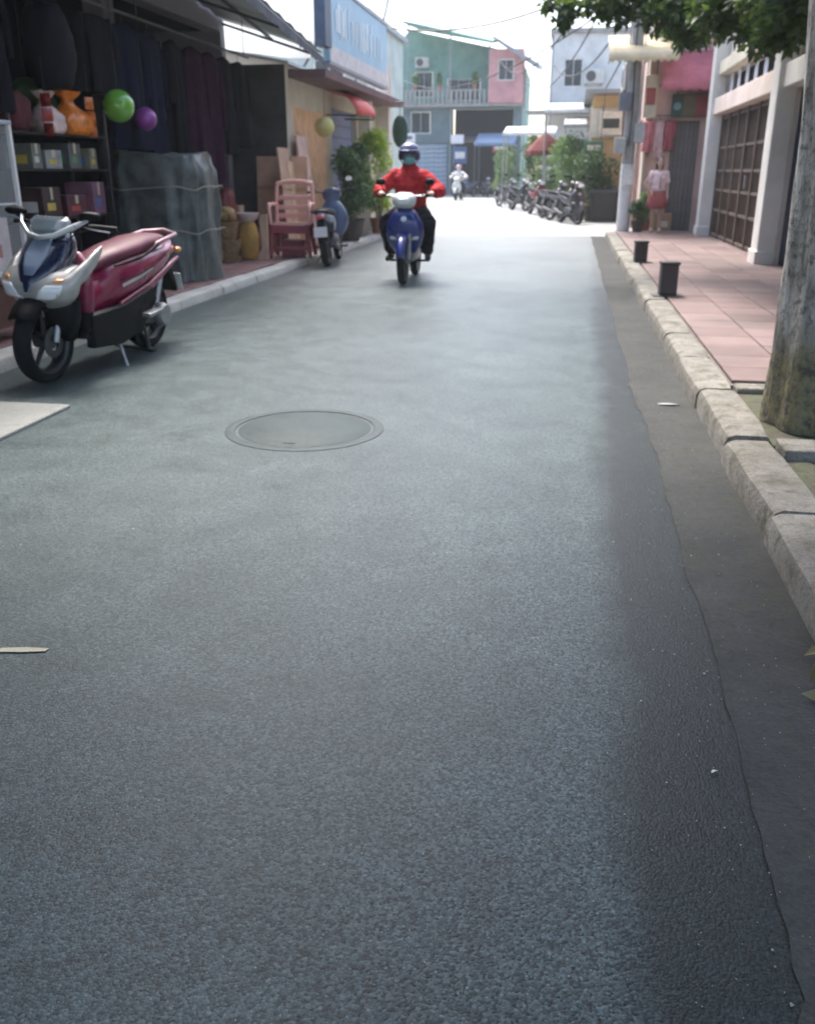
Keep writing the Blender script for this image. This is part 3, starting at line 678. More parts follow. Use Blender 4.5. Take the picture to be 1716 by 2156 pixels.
b = MB(); wall_cells(b, 'y', 42, 42.25, -0.95, 5, 0, 6.6, [(-0.5,0.3,4.6,5.7),(-0.6,1.2,0,2.6)]); wall_cells(b, 'x', -0.95, -0.7, 42.25, 50, 0, 6.6, [(44,45.4,4.2,5.6),(46.5,47.9,4.2,5.6),(43.5,46.5,0,2.6)]); b.bx(-0.7,5,49.8,50,0,6.6)
Wp(b, 'wall', M_PALEB, hw); Wp(MB().bx(-1.1,5.1,41.85,50.1,6.61,6.78), 'roof', M_CONC, hw)
window(hw, 'y', 42, -0.5, 0.3, 4.6, 5.7, -1); window(hw, 'x', -0.95, 44, 45.4, 4.2, 5.6, -1); window(hw, 'x', -0.95, 46.5, 47.9, 4.2, 5.6, -1)
Wp(MB().bx(-0.6,1.2,42.15,42.2,0,2.6), 'door', M_GREYP, hw); Wp(MB().bx(-0.88,-0.84,43.5,46.5,0,2.6), 'door', M_GREYP, hw)
Wp(MB().bx(-1.9,2.2,40.3,41.99,3.55,3.63), 'tin_canopy', M_TIN, hw)
awning('white_awning', 'white awning over the motorbikes, nearer of the two white ones', -0.9, 1.0, 33.5, 31.4, 3.45, 3.15, 0.12, C('white_canvas', (0.74,0.75,0.74), rough=0.8), C('white_canvas2', (0.70,0.71,0.70), rough=0.8))
awning('white_awning', 'white awning further back, in front of the tall pale house', -2.6, -0.6, 39.5, 37.2, 3.0, 2.7, 0.12, C('white_canvas', (0,0,0)), C('white_canvas2', (0,0,0)))
for nm, posts in (('white_awning', [(-0.85,31.45,3.1),(0.95,31.45,3.1),(-0.85,33.4,3.4),(0.95,33.4,3.4)]), ('white_awning.001', [(-2.55,37.25,2.7),(-0.65,37.25,2.7),(-2.55,39.4,2.95),(-0.65,39.4,2.95)])):
    r_ = bpy.data.objects[nm]
    for x, y, z in posts: Wp(MB().cyl((x,y,-0.02),(x,y,z),0.025,n=8), 'post', M_ALU, r_)
# red parasol
pr = thing('parasol', 'dark red parasol among the plants by the parked motorbikes', 'parasol', (-0.85, 33.0, -0.02))
MB().lathe([(0.0001,2.52),(0.10,2.50),(0.38,2.28),(0.66,1.98),(0.68,1.86),(0.655,1.86),(0.64,1.97),(0.36,2.25),(0.1,2.46),(0.0001,2.47)], 8, closed=True).build('canopy', C('red_canvas', (0.17,0.030,0.026), rough=0.85, var=0.4), pr)
MB().cyl((0,0,0.0),(0,0,2.48),0.02).build('pole', M_ALU, pr); MB().lathe([(0.22,0),(0.22,0.06),(0.05,0.12),(0.04,0.2)],16).build('base', M_CONC, pr, smooth=40)

# -- house closing the street
he = thing('end_house', 'green and pink three storey house closing the far end of the street', 'house', (-6.5, 57.0, 0.0))
holes = [(-9.9,-7.2,0,2.9),(-6.7,-4.2,0,3.0),(-9.4,-8.2,3.4,4.6),(-6.9,-3.4,3.2,4.7)]
b = MB(); wall_cells(b, 'y', 57, 57.3, -11, -2.9, 0, 4.8, holes); Wp(b, 'ground_floor', plaster('hazy_grey_wall', (0.17,0.23,0.25)), he)
b = MB(); wall_cells(b, 'y', 57.9, 58.2, -11, -2.9, 4.96, 7.0, [(-9.3,-8.2,5.4,6.8),(-7.4,-5.4,5.2,6.4)]); b.bx(-11,-10.7,57.3,66,0,7.0); b.bx(-3.1,-2.9,57.3,66,0,7.0)
Wp(b, 'upper_wall', M_GREENP, he)
Wp(MB().bx(-11.1,-2.8,56.2,57.89,4.805,4.955), 'balcony_floor', M_CONC, he)
Wp(MB().bx(-11.0,-4.9,56.2,56.28,5.62,5.70), 'balcony_rail', M_CONC, he)
slats(he, 'y', 56.26, -11.0, -4.9, 4.96, 5.62, 0.26, M_CONC, 'baluster', 0.06, True, 0.5)
b = MB(); wall_cells(b, 'y', 56.1, 56.3, -4.8, -2.9, 4.96, 7.7, [(-4.3,-3.4,6.1,7.2)]); b.bx(-4.8,-4.65,56.3,57.89,4.96,7.7); b.bx(-3.05,-2.9,56.3,57.89,4.96,7.7)
Wp(b, 'pink_bay', M_PINK2, he); window(he, 'y', 56.1, -4.3, -3.4, 6.1, 7.2, -1)
window(he, 'y', 57.9, -9.3, -8.2, 5.4, 6.8, -1); window(he, 'y', 57.9, -7.4, -5.4, 5.2, 6.4, -1, M_WHITE, 0.1, 3); window(he, 'y', 57, -9.4, -8.2, 3.4, 4.6, -1)
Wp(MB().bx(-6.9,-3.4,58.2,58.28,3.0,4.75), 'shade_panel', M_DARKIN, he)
Wp(MB().prism([(-11,7.01),(-11,7.6),(-9.6,9.0),(-4.6,7.95),(-2.9,7.1),(-2.9,7.01)],58.0,58.15), 'gable', M_GREENP, he)
Wp(MB().bx(-6.85,-3.3,55.9,56.98,3.05,3.15), 'shop_canopy', C('dark_canopy',(0.05,0.06,0.09)), he)
Wp(MB().bx(-6.72,-6.3,56.6,56.95,0,3.04), 'dark_column', C('navy_column',(0.03,0.05,0.10)), he); Wp(MB().bx(-4.3,-3.5,56.5,56.95,0,3.04), 'dark_column', C('slate_column',(0.06,0.07,0.09)), he)
sh = Wp(MB().bx(-9.9,-7.2,57.16,57.2,0,2.9), 'shutter', M_BSHUT, he); slats(sh, 'y', 57.16, -9.85, -7.25, 0.05, 2.85, 0.25, C('pale_blue_slat', (0.33,0.42,0.52), rough=0.5), 'shutter_slat', 0.03)
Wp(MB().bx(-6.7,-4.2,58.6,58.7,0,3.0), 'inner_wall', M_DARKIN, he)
# sheet roofs: green sheet on the left slope, tin eave on the right
rf = Wp(MB().add([(-9.6,55.6,9.15),(-4.6,55.6,8.05),(-4.6,62,8.9),(-9.6,62,9.6),(-9.6,55.6,9.03),(-4.6,55.6,7.93),(-4.6,62,8.78),(-9.6,62,9.48)], [(0,1,2,3),(7,6,5,4),(0,4,5,1),(1,5,6,2),(2,6,7,3),(3,7,4,0)]), 'roof', M_ROOFG, he)
Wp(MB().add([(-4.59,55.4,8.3),(-2.0,55.4,6.85),(-2.0,62,7.4),(-4.59,62,8.8),(-4.59,55.4,8.15),(-2.0,55.4,6.55),(-2.0,62,7.1),(-4.59,62,8.6)], [(0,1,2,3),(7,6,5,4),(0,4,5,1),(1,5,6,2),(2,6,7,3),(3,7,4,0)]), 'roof', M_TIN, he)
for x in (-9.4,-7.0,-4.8): Wp(MB().cyl((x,56.25,4.96),(x,56.25,8.0 if x>-5 else 9.0),0.05,n=8), 'roof_post', M_TIN, he)
ls = thing('lit_box_sign', 'small white box sign hung before the house at the street end', 'sign', (-6.4, 55.9, 2.8))
Wp(MB().bx(-6.85,-6.12,55.85,56.0,2.82,3.3), 'box', C('sign_white', (0.8,0.8,0.82), rough=0.4, var=0.06), ls, bevel=0.02); Wp(MB().bx(-6.52,-6.46,55.9,57,3.3,3.36), 'bracket', M_STEEL, ls)

# -- left: open shop under the long canopy
hs = thing('open_shop', 'dark open-fronted shop under a long grey canopy, left side', 'shop', (-6.5, 8.0, 0.0))
b = MB(); b.bx(-9.0,-8.8,-1,15.3,0,4.2); b.bx(-8.8,-5.5,15.1,15.3,0,4.2); b.bx(-8.8,-5.5,-1,-0.8,0,4.2); b.bx(-5.75,-5.5,-0.8,15.1,3.35,4.2)
Wp(b, 'wall', plaster('shop_wall', (0.30,0.29,0.30)), hs)
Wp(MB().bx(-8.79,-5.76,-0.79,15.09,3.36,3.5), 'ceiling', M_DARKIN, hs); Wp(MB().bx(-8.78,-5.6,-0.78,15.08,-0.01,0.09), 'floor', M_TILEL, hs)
Wp(MB().bx(-9.1,-5.4,-1.1,15.4,4.21,4.3), 'roof', M_CONC, hs)
for y in (4.6, 11.2): Wp(MB().bx(-5.75,-5.5,y,y+0.3,0.09,3.34), 'pillar', plaster('dark_pillar', (0.16,0.15,0.17)), hs, bevel=0.01)
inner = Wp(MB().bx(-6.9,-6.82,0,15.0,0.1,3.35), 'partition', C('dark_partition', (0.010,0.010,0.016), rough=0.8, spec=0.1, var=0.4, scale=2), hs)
cn = thing('street_canopy', 'long grey sheet canopy on steel ribs over the left shop front', 'canopy', (-4.7, 8.0, 3.05))
MCAN, n_, l_, p_ = nt('grey_canopy_sheet'); p_.inputs['Base Color'].default_value=(.34,.36,.35,1); p_.inputs['Roughness'].default_value=.6
q_ = noise(n_, l_, n_.new('ShaderNodeTexCoord').outputs['Object'], 1.7, 5, .65); cc_ = mixc(n_, l_, q_.outputs['Fac'], (.20,.21,.20), (.55,.58,.56)); l_.new(cc_, p_.inputs['Base Color'])
tr_ = n_.new('ShaderNodeBsdfTranslucent'); l_.new(cc_, tr_.inputs[0]); mx_ = n_.new('ShaderNodeMixShader'); mx_.inputs[0].default_value=.22
l_.new(p_.outputs[0],mx_.inputs[1]); l_.new(tr_.outputs[0],mx_.inputs[2]); l_.new(mx_.outputs[0],n_['Material Output'].inputs[0])
def CZ(y): return 0.10*(15.3-min(y,15.3)) if y > 10 else 0.53
V = []; F = []; ys = np.arange(1.0, 15.31, 0.13)
for k, y in enumerate(ys):
    dz = 0.016*math.sin(k*math.pi/2) + CZ(y)
    V += [(-5.48,y,3.52+dz),(-4.7,y,3.30+dz),(-3.92,y,3.04+dz)]
for k in range(len(ys)-1):
    for j in range(2): q = 3*k+j; F.append((q,q+1,q+4,q+3))
o = raw_mesh('corrugated_sheet', V, F, MCAN, cn); o.location = -cn.location
q_ = o.modifiers.new('t','SOLIDIFY'); q_.thickness = 0.006
for y in np.arange(1.2, 15.3, 1.55): Wp(MB().tube([(-5.48,y,3.45+CZ(y)),(-3.95,y,2.97+CZ(y))],0.02,8), 'rib', M_STEEL, cn)
Wp(MB().tube([(-3.93,1.0,2.96+CZ(1)),(-3.93,10,2.96+CZ(10)),(-3.93,15.3,2.96)],0.035,8), 'front_beam', C('blue_grey_beam', (0.05,0.06,0.08), rough=0.5), cn)
Wp(MB().tube([(-4.72,1.0,3.24+CZ(1)),(-4.72,10,3.24+CZ(10)),(-4.72,15.3,3.24)],0.025,8), 'purlin', M_STEEL, cn)
for y in (1.3,): Wp(MB().cyl((-3.93,y,0.09),(-3.93,y,2.94+CZ(y)),0.025,n=10), 'post', M_STEEL, cn)
V = []; F = []
for k in range(60):
    y = 9.2+6.0*k/59; V += [(-3.90,y,2.97+CZ(y)),(-3.895+0.012*math.sin(k*.9),y,2.86-(0.03 if k%2 else 0)+CZ(y))]
    if k: F.append((2*k-2,2*k-1,2*k+1,2*k))
o = raw_mesh('valance', V, F, C('grey_valance', (0.08,0.09,0.11), rough=0.8), cn); o.location = -cn.location

# -- left: cream house with the light blue signboard
hc = thing('cream_house', 'cream house with blue-grey slatted door and red awning, left side', 'house', (-5.5, 18.5, 0.0))
CX = -4.55
b = MB(); wall_cells(b, 'x', CX-0.22, CX, 15.35, 23.0, 0, 2.9, [(18.3,20.5,0.0,2.45),(15.7,17.9,0.0,2.3)]); b.bx(-9,CX-0.22,22.8,23.0,0,2.9); b.bx(-9,CX-0.22,15.35,15.55,0,2.9)
Wp(MB().bx(-7.5,CX-0.01,15.325,15.345,0.1,2.9), 'end_wall_cladding', C('dull_grey_cladding',(0.075,0.078,0.08),spec=0.15,rough=0.6,var=0.4,scale=3,dirt=0.5), hc)
Wp(b, 'wall', M_CREAM, hc); Wp(MB().add([(-9,15.36,3.75),(CX+.05,15.36,2.95),(CX+.05,23.05,2.95),(-9,23.05,3.75),(-9,15.36,3.68),(CX+.05,15.36,2.905),(CX+.05,23.05,2.905),(-9,23.05,3.68)],[(0,1,2,3),(7,6,5,4),(0,4,5,1),(1,5,6,2),(2,6,7,3),(3,7,4,0)]), 'roof', C('white_roof_sheet',(0.75,0.77,0.76),rough=0.5,var=0.08), hc)
d_ = Wp(MB().bx(CX-0.16,CX-0.12,18.3,20.5,0.08,2.45), 'door', M_BSHUT, hc); slats(d_, 'x', CX-0.10, 18.35, 20.45, 0.12, 2.4, 0.22, C('blue_grey_slat', (0.21,0.25,0.40), rough=0.5, var=0.2), 'door_slat', 0.025)
Wp(MB().bx(CX-0.04,CX-0.01,15.702,17.898,0.08,2.3), 'door', C('lit_tan_board', (0.74,0.44,0.24), rough=0.7, var=0.25), hc)  # orange glow of the lit wall put into this colour
Wp(MB().bx(CX+0.003,CX+0.25,20.7,21.0,0.08,2.9), 'pilaster', M_CREAM, hc); Wp(MB().bx(CX+0.003,CX+0.3,22.6,23.0,0.08,3.6), 'pilaster', plaster('pale_pilaster', (0.66,0.62,0.54)), hc)
Wp(MB().bx(CX+0.003,CX+0.62,15.5,22.9,2.72,2.84), 'ledge', plaster('dark_ledge', (0.20,0.13,0.13)), hc)
# small red hooped awning
ra = thing('red_awning', 'small red hooped awning over the blue-grey door', 'awning', (-4.3, 19.0, 2.3))
V = []; F = []; n = 10; m_ = 8
for j in range(m_+1):
    for i in range(n+1):
        t = i/n*math.pi/2; yy_ = 17.9 + 1.5*j/m_; V.append((CX + 0.78*math.sin(t)*(0.75+0.25*math.sin(math.pi*j/m_)), yy_, 2.30 + 0.42*math.cos(t)))
for j in range(m_):
    for i in range(n): q = j*(n+1)+i; F.append((q,q+1,q+n+2,q+n+1))
o = raw_mesh('hood', V, F, C('red_awning_cloth', (0.62,0.09,0.07), rough=0.55, var=0.15), ra, True); o.location = -ra.location; q_ = o.modifiers.new('t','SOLIDIFY'); q_.thickness = 0.008
Wp(MB().tube([(CX,17.9,2.3),(CX+0.6,17.92,2.28),(CX+0.76,18.65,2.28),(CX+0.6,19.4,2.28),(CX,19.4,2.3)],0.014,8), 'hoop', M_STEEL, ra)
# signboard along the facade
sb = thing('signboard', 'long light blue signboard with pale raised lettering above the cream house door', 'sign', (-3.9, 18.2, 2.95))
Wp(MB().bx(-4.02,-3.92,15.75,20.7,2.98,4.12), 'panel', C('light_blue_panel', (0.34,0.55,0.70), rough=0.5, var=0.15, scale=1.5), sb, bevel=0.01)
for z0, z1 in ((2.93,2.978),(4.122,4.18)): Wp(MB().bx(-4.04,-3.90,15.72,20.73,z0,z1), 'frame_rail', C('sign_frame', (0.22,0.25,0.31), rough=0.4), sb)
Wp(MB().bx(-3.917,-3.912,15.8,20.65,2.985,3.22), 'white_band', C('sign_band', (0.62,0.60,0.62), rough=0.5), sb)
L_ = C('sign_letter', (0.74,0.84,0.88), rough=0.4, var=0.05); y = 16.2; rr = random.Random(5)
while y < 20.2:                                     # lettering too blurred to read: only its pale strokes
    w_ = rr.choice((0.05,0.06,0.09,0.12)); z0, z1 = 3.36+rr.uniform(0,.12), 3.92-rr.uniform(0,.16)
    Wp(MB().bx(-3.918,-3.906,y,y+w_,z0,z1), 'letter_stroke', L_, sb, bevel=.004); y += w_ + rr.choice((0.06,0.09,0.12,0.2))
Wp(MB().bx(-4.04,-3.86,15.3,15.7,3.15,4.6), 'dark_end_post', C('dark_blue_post', (0.07,0.10,0.16), rough=0.5), sb)
for y in (16.5,18.2,20.2): Wp(MB().tube([(CX-.02,y,2.96),(-4.25,y,3.4),(-4.02,y,3.6)],0.02,8), 'bracket', M_STEEL, sb)
MTR, n_, l_, p_ = nt('translucent_tarp'); p_.inputs['Base Color'].default_value=(.82,.85,.84,1); p_.inputs['Roughness'].default_value=.6
tr_ = n_.new('ShaderNodeBsdfTranslucent'); tr_.inputs[0].default_value=(.85,.88,.86,1); mx_ = n_.new('ShaderNodeMixShader'); mx_.inputs[0].default_value=.6
l_.new(p_.outputs[0],mx_.inputs[1]); l_.new(tr_.outputs[0],mx_.inputs[2]); l_.new(mx_.outputs[0],n_['Material Output'].inputs[0])
wt = thing('white_tarp', 'white translucent tarp sloping up behind the long canopy', 'tarp', (-5.5,15.6,3.0))
V=[];F=[]
for i in range(15):
    for j in range(6):
        V.append((-8.9+4.75*i/14, 15.42+1.9*j/5, 3.0+1.7*j/5+0.25*(1-i/14)+.03*math.sin(i*1.3+j)))
for i in range(14):
    for j in range(5): q=i*6+j; F.append((q,q+1,q+7,q+6))
o = raw_mesh('sheet', V, F, MTR, wt, True); o.location = -wt.location
for x in (-8.8,-6.5,-4.2): Wp(MB().tube([(x,15.45,2.98),(x,17.3,4.72)],.018,6), 'batten', M_ALU, wt)
for x in (-8.8,-4.2): Wp(MB().tube([(x,17.25,3.0),(x,17.25,4.7)],.02,6), 'prop', M_ALU, wt)
# oval hanging sign
ov = thing('oval_sign', 'dark green oval sign hanging from an iron bracket at the cream corner', 'sign', (-3.85, 21.6, 1.9))
b = MB(); b.lathe([(0.0001,0.05),(0.12,0.045),(0.17,0.02),(0.175,0),(0.17,-0.02),(0.12,-0.045),(0.0001,-0.05)], 24, (0,0,0), 'y')
for k, v in enumerate(b.v): b.v[k] = (v[0]-3.80, v[1]+21.6, v[2]*1.95+2.15)
Wp(b, 'board', C('oval_green', (0.03,0.075,0.04), rough=0.45, var=0.4), ov, smooth=50)
Wp(MB().tube([(CX+0.29,21.6,2.75),(-3.75,21.6,2.75)],0.015,8), 'bracket', M_STEEL, ov); Wp(MB().tube([(-3.80,21.6,2.48),(-3.80,21.6,2.75)],0.008,6), 'hanger', M_STEEL, ov)
# pale house behind
hb = thing('pale_back_house', 'hazy pale green house behind the cream corner, far left', 'house', (-12, 36, 0))
b = MB(); wall_cells(b, 'y', 36, 36.25, -18, -7.6, 0, 6.6, [(-9.6,-8.4,3.8,5.2),(-9.8,-8.2,0,2.6)]); b.bx(-7.85,-7.6,36.25,44,0,6.6)
Wp(b, 'wall', plaster('pale_green_wall', (0.50,0.56,0.52)), hb); Wp(MB().bx(-18.1,-7.4,35.7,44.1,6.61,6.8), 'roof', M_TIN, hb)
window(hb, 'y', 36, -9.6, -8.4, 3.8, 5.2, -1); Wp(MB().bx(-9.8,-8.2,36.12,36.16,0,2.6), 'door', M_BSHUT, hb)

# ---------------------------------------------------------------- utility pole, cables, bollards
up = thing('utility_pole', 'concrete utility pole with cable bundles and meter boxes at the pavement end', 'utility pole', (1.17, 20.45, 0.10))
MB().tube([(0,0,0),(0,0,2.2),(0,0,7.5)],[0.135,0.125,0.10],16).build('shaft', M_CONC, up, smooth=40)
MB().tube([(0,0,0.02),(0,0,1.35)],[0.139,0.134],16).build('whitewash_band', C('whitewash', (0.72,0.71,0.68), rough=0.85, var=0.1, dirt=0.5), up, smooth=40)
for dx, dz, w_, h_ in ((-0.20,1.55,0.22,0.30),(0.17,1.75,0.2,0.36),(-0.16,2.35,0.24,0.34)): MB().bx(dx-w_/2,dx+w_/2,-0.24,-0.11,dz,dz+h_).build('meter_box', C('meter_grey%d' % int(dz*10), ((0.42,0.42,0.40) if dz < 2 else (0.16,0.17,0.2)), rough=0.5), up, bevel=0.012)
for k in range(7):
    a = k*0.9; MB().tube([(0.15*math.cos(a),0.13*math.sin(a)-0.03,1.2+0.1*k),(0.17*math.cos(a+.2),0.15*math.sin(a+.2)-0.04,2.3),(0.16*math.cos(a),0.15*math.sin(a)-0.02,3.6),(0.13*math.cos(a+.4),0.13*math.sin(a+.4),5.2)],0.014,6).build('cable_riser', M_CABLE if k%2 else C('grey_cable', (0.42,0.41,0.40)), up, smooth=60)
MB().bx(-0.9,0.9,-0.06,0.06,5.2,5.32).build('crossarm', M_STEEL, up)
MB().bx(-0.11,0.10,-0.150,-0.142,0.95,1.25).build('notice', C('paper', (0.72,0.70,0.66)), up)
def sag(p, q, d, n=14): 
    p, q = Vector(p), Vector(q); return [p.lerp(q, t/n) - Vector((0,0,d*4*(t/n)*(1-t/n))) for t in range(n+1)]
for k, (p, q, d, r, lab) in enumerate([((1.17,20.4,5.3),(-5.0,30,6.6),0.5,0.015,'thin black cable crossing the street to the left house'),((0.6,20.4,5.32),(-4.5,57.9,7.6),1.5,0.022,'black cable running from the pole to the end house'),((1.5,20.4,5.3),(-0.9,42.0,5.4),1.1,0.024,'black cable running from the pole to the tall pale house'),
    ((-4.55,22.9,4.4),(-3.4,19.2,5.8),0.55,0.022,'slack black cable looping above the light blue signboard')]):
    tag(MB().tube(sag(p,q,d),r,6).build('cable', M_CABLE, smooth=60), lab, 'cable', 'overhead cables')
M_BOL = C('bollard_brown', (0.045,0.032,0.032), rough=0.55, var=0.3, dirt=0.3)
for x, y, w_, h_, lab in ((1.04,9.63,0.165,0.345,'short dark square bollard on the kerb, the nearer of two'),(1.03,13.28,0.17,0.30,'short dark square bollard on the kerb, the farther of two')):
    t_ = thing('bollard', lab, 'bollard', (x,y,0.118), 0.05, 'bollards on the right kerb')
    MB().bx(-w_/2,w_/2,-w_/2,w_/2,0.02,h_-0.03).build('post', M_BOL, t_, bevel=0.008); MB().bx(-w_/2-0.01,w_/2+0.01,-w_/2-0.01,w_/2+0.01,h_-0.029,h_).build('cap', M_BOL, t_, bevel=0.006)
    MB().bx(-0.15,0.15,-0.13,0.13,0.014,0.0205).build('base_plate', M_STEEL, t_)
# ---------------------------------------------------------------- two-wheelers (local forward = -Y, ground z = 0)
def wheel(root, y, r, w, style='cast', m=None, x=0):
    m = m or M_ALU; b = MB(); ri = r - w*0.62
    b.lathe([(ri,-w*.36),(ri+.012,-w*.40),(ri+.012,w*.40),(ri,w*.36),(ri-.012,w*.2),(ri-.012,-w*.2)], 32, (x,y,r), 'x', True)
    if style == 'cast':
        for k in range(5):
            a = 2*math.pi*k/5 + .3; c_, s_ = math.cos(a), math.sin(a)
            b.tube([(x,y+.03*c_,r+.03*s_),(x,y+(ri-.006)*c_,r+(ri-.006)*s_)],[.02,.013],8)
    else:
        for k in range(24):
            a = 2*math.pi*k/24; sx = .022*(1 if k%2 else -1); b.tube([(x+sx,y+.03*math.cos(a+.25),r+.03*math.sin(a+.25)),(x,y+ri*math.cos(a),r+ri*math.sin(a))],.0022,4)
    wo = b.build('wheel', m, root, smooth=40)
    MB().lathe([(ri+.006,-w*.36),(r-w*.30,-w*.5),(r-w*.12,-w*.42),(r-.004,-w*.22),(r,0),(r-.004,w*.22),(r-w*.12,w*.42),(r-w*.30,w*.5),(ri+.006,w*.36)], 40, (x,y,r), 'x', True).build('tyre', M_RUB, wo, smooth=50)
    MB().lathe([(.0001,-w*.55),(.045,-w*.5),(.05,0),(.045,w*.5),(.0001,w*.55)], 16, (x,y,r), 'x').build('hub', M_STEEL, wo, smooth=40)
    return wo
def mirror(root, s, x, y, z, m, stem0, r=(.075,.02,.05)):
    st = MB().tube([stem0,((stem0[0]+x)/2+s*.01,(stem0[1]+y)/2,(stem0[2]+z)/2-.02),(x,y,z-.02)],.008,8).build('mirror', M_BLACK, root, smooth=60)
    b = MB(); b.loft([(x,y-.035,z,.035,.02),(x,y-.02,z,r[0]*.9,r[2]*.9),(x,y+.012,z,r[0],r[2]),(x,y+.018,z,r[0]*.93,r[2]*.93)],14); b.build('mirror_shell', m, st, smooth=50)
    MB().loft([(x,y+.0185,z,r[0]*.86,r[2]*.86),(x,y+.021,z,r[0]*.86,r[2]*.86)],14).build('mirror_glass', M_CHROME, st)
def front_patch(root, name, m, secs, zs, w0, w1, off=.006, sides=(1,)):
    """panel hugging the front of a z-loft: between w0(z) and w1(z)"""
    def interp(z):
        for p, q in zip(secs, secs[1:]):
            if p[2] <= z <= q[2]:
                t = (z-p[2])/(q[2]-p[2]); return [p[k]+(q[k]-p[k])*t for k in (1,3,4)]
        return [secs[-1][k] for k in (1,3,4)]
    for s in sides:
        V = []; F = []; n = 8
        for z, a_, c_ in zip(zs, w0, w1):
            yc, hw, hd = interp(z)
            for i in range(n+1):
                x = a_ + (c_-a_)*i/n; u = min(.995, abs(x)/hw); V.append((s*x, yc - hd*(1-u**2.4)**(1/2.4) - off, z))
        for j in range(len(zs)-1):
            for i in range(n): q = j*(n+1)+i; F.append((q,q+1,q+n+2,q+n+1))
        o = raw_mesh(name, V, F, m, root, True); q_ = o.modifiers.new('t','SOLIDIFY'); q_.thickness = .006; q_.offset = 0

def scooter(loc, rz):
    t = thing('motor_scooter', 'parked maroon scooter with silver front and mirrors at the left kerb', 'scooter', loc, rz)
    MAR = C('maroon_paint', (0.21,0.004,0.048), rough=0.3, var=0.2, coat=0.6, dirt=0.25); SIL = C('silver_paint', (0.40,0.40,0.385), rough=0.38, metal=0.3, var=0.3, coat=0.3, dirt=0.4)
    NAV = C('navy_gloss', (0.012,0.018,0.05), rough=0.18, var=0.1, coat=0.8); SEAT = C('maroon_vinyl', (0.11,0.012,0.032), rough=0.5, var=0.2, bmp=0.2)
    RIM = C('dark_rim', (0.05,0.05,0.055), rough=0.4, metal=0.5); wheel(t, -.66, .272, .12, 'cast', RIM); wheel(t, .66, .272, .13, 'cast', RIM)
    # fork, brake disc, fender
    for s in (-1,1): MB().tube([(s*.085,-.66,.272),(s*.085,-.60,.47),(s*.06,-.53,.62)],[.021,.024,.026],10).build('fork_leg', M_BLACK if s<0 else M_ALU, t, smooth=50)
    MB().lathe([(.055,-.004),(.10,-.004),(.10,.004),(.055,.004)],28,(.068,-.66,.272),'x',True).build('brake_disc', M_STEEL, t)
    V=[];F=[]; n=12
    for i in range(n+1):
        a=R(35+115*i/n); 
        for k,(dx,dr) in enumerate(((-.068,-.03),(-.06,.012),(0,.026),(.06,.012),(.068,-.03))): V.append((dx*1.25,-.66-(.288+dr)*math.cos(a),.272+(.288+dr)*math.sin(a)))
    for i in range(n):
        for k in range(4): q=i*5+k; F.append((q,q+1,q+6,q+5))
    o=raw_mesh('front_fender',V,F,M_BLACK,t,True); o.modifiers.new('t','SOLIDIFY').thickness=.006
    secs=[(0,-.56,.47,.10,.07),(0,-.61,.52,.18,.12),(0,-.645,.58,.235,.155),(0,-.63,.65,.25,.16),(0,-.58,.715,.235,.135),(0,-.54,.75,.19,.10)]
    ap=MB().loft(secs,28,'z').build('front_apron',SIL,t,smooth=70)
    front_patch(ap,'headlight',M_LENS,secs,[.545,.575,.61,.65],[.03,.06,.085,.12],[.13,.18,.205,.212],.004,(-1,1))
    front_patch(ap,'indicator',M_AMBER,secs,[.665,.678,.69],[.155,.16,.17],[.195,.205,.21],.003,(-1,1))
    us=[(0,-.64,.60,.05,.165),(0,-.62,.66,.115,.17),(0,-.575,.74,.16,.165),(0,-.53,.82,.17,.14),(0,-.49,.89,.155,.11),(0,-.46,.95,.12,.07),(0,-.44,.985,.07,.035)]
    uc=MB().loft(us,24,'z').build('centre_cowl',NAV,t,smooth=70)
    front_patch(uc,'cowl_gloss_panel',C('blue_grey_gloss',(0.20,0.25,0.34),rough=0.2,var=0.1,coat=0.8),us,[.70,.76,.82,.88,.93],[-.03,-.06,-.08,-.07,-.05],[.03,.06,.08,.07,.05],.003)
    for s in (-1,1):
        MB().loft([(s*.13,-.76,.60,.055,.045),(s*.20,-.68,.645,.055,.055),(s*.245,-.55,.715,.03,.055),(s*.255,-.42,.79,.018,.045),(s*.245,-.32,.845,.008,.02)],16).build('front_wing',SIL,t,smooth=60)
    MB().loft([(0,-.50,.26,.12,.06),(0,-.55,.34,.17,.10),(0,-.56,.43,.20,.11),(0,-.55,.54,.20,.10)],20,'z').build('lower_cowl',M_BLACK,t,smooth=60)
    MB().loft([(0,-.40,.44,.21,.05),(0,-.42,.56,.23,.06),(0,-.42,.70,.225,.06),(0,-.41,.82,.15,.05)],20,'z').build('leg_shield',MAR,t,smooth=60)
    MB().loft([(0,-.40,.26,.19,.05),(0,-.40,.435,.205,.05)],18,'z').build('lower_leg_shield',M_BLACK,t,smooth=60)
    MB().loft([(0,-.49,.90,.09,.05,3),(0,-.45,.95,.13,.07,2.6),(0,-.43,.985,.10,.06,2.4),(0,-.42,1.01,.05,.03)],18,'z').build('handlebar_cover',M_BLACK,t,smooth=60)
    rimm=C('silver_rim',(0.46,0.49,0.50),rough=0.3,metal=0.4,var=0.1,coat=0.5)
    MB().tube([(-.22,-.47,1.05),(-.18,-.53,.99),(-.09,-.60,.93),(0,-.62,.915),(.09,-.60,.93),(.18,-.53,.985),(.25,-.45,1.03)],[.006,.012,.015,.016,.018,.02,.01],10).build('visor_rim',rimm,t,smooth=60)
    V=[];F=[]
    for j_,(z,y,hw) in enumerate(((.925,-.605,.10),(.97,-.565,.14),(1.01,-.525,.145),(1.04,-.495,.11))):
        for i_ in range(9): x=hw*(i_-4)/4; V.append((x,y+2.0*x*x,z))
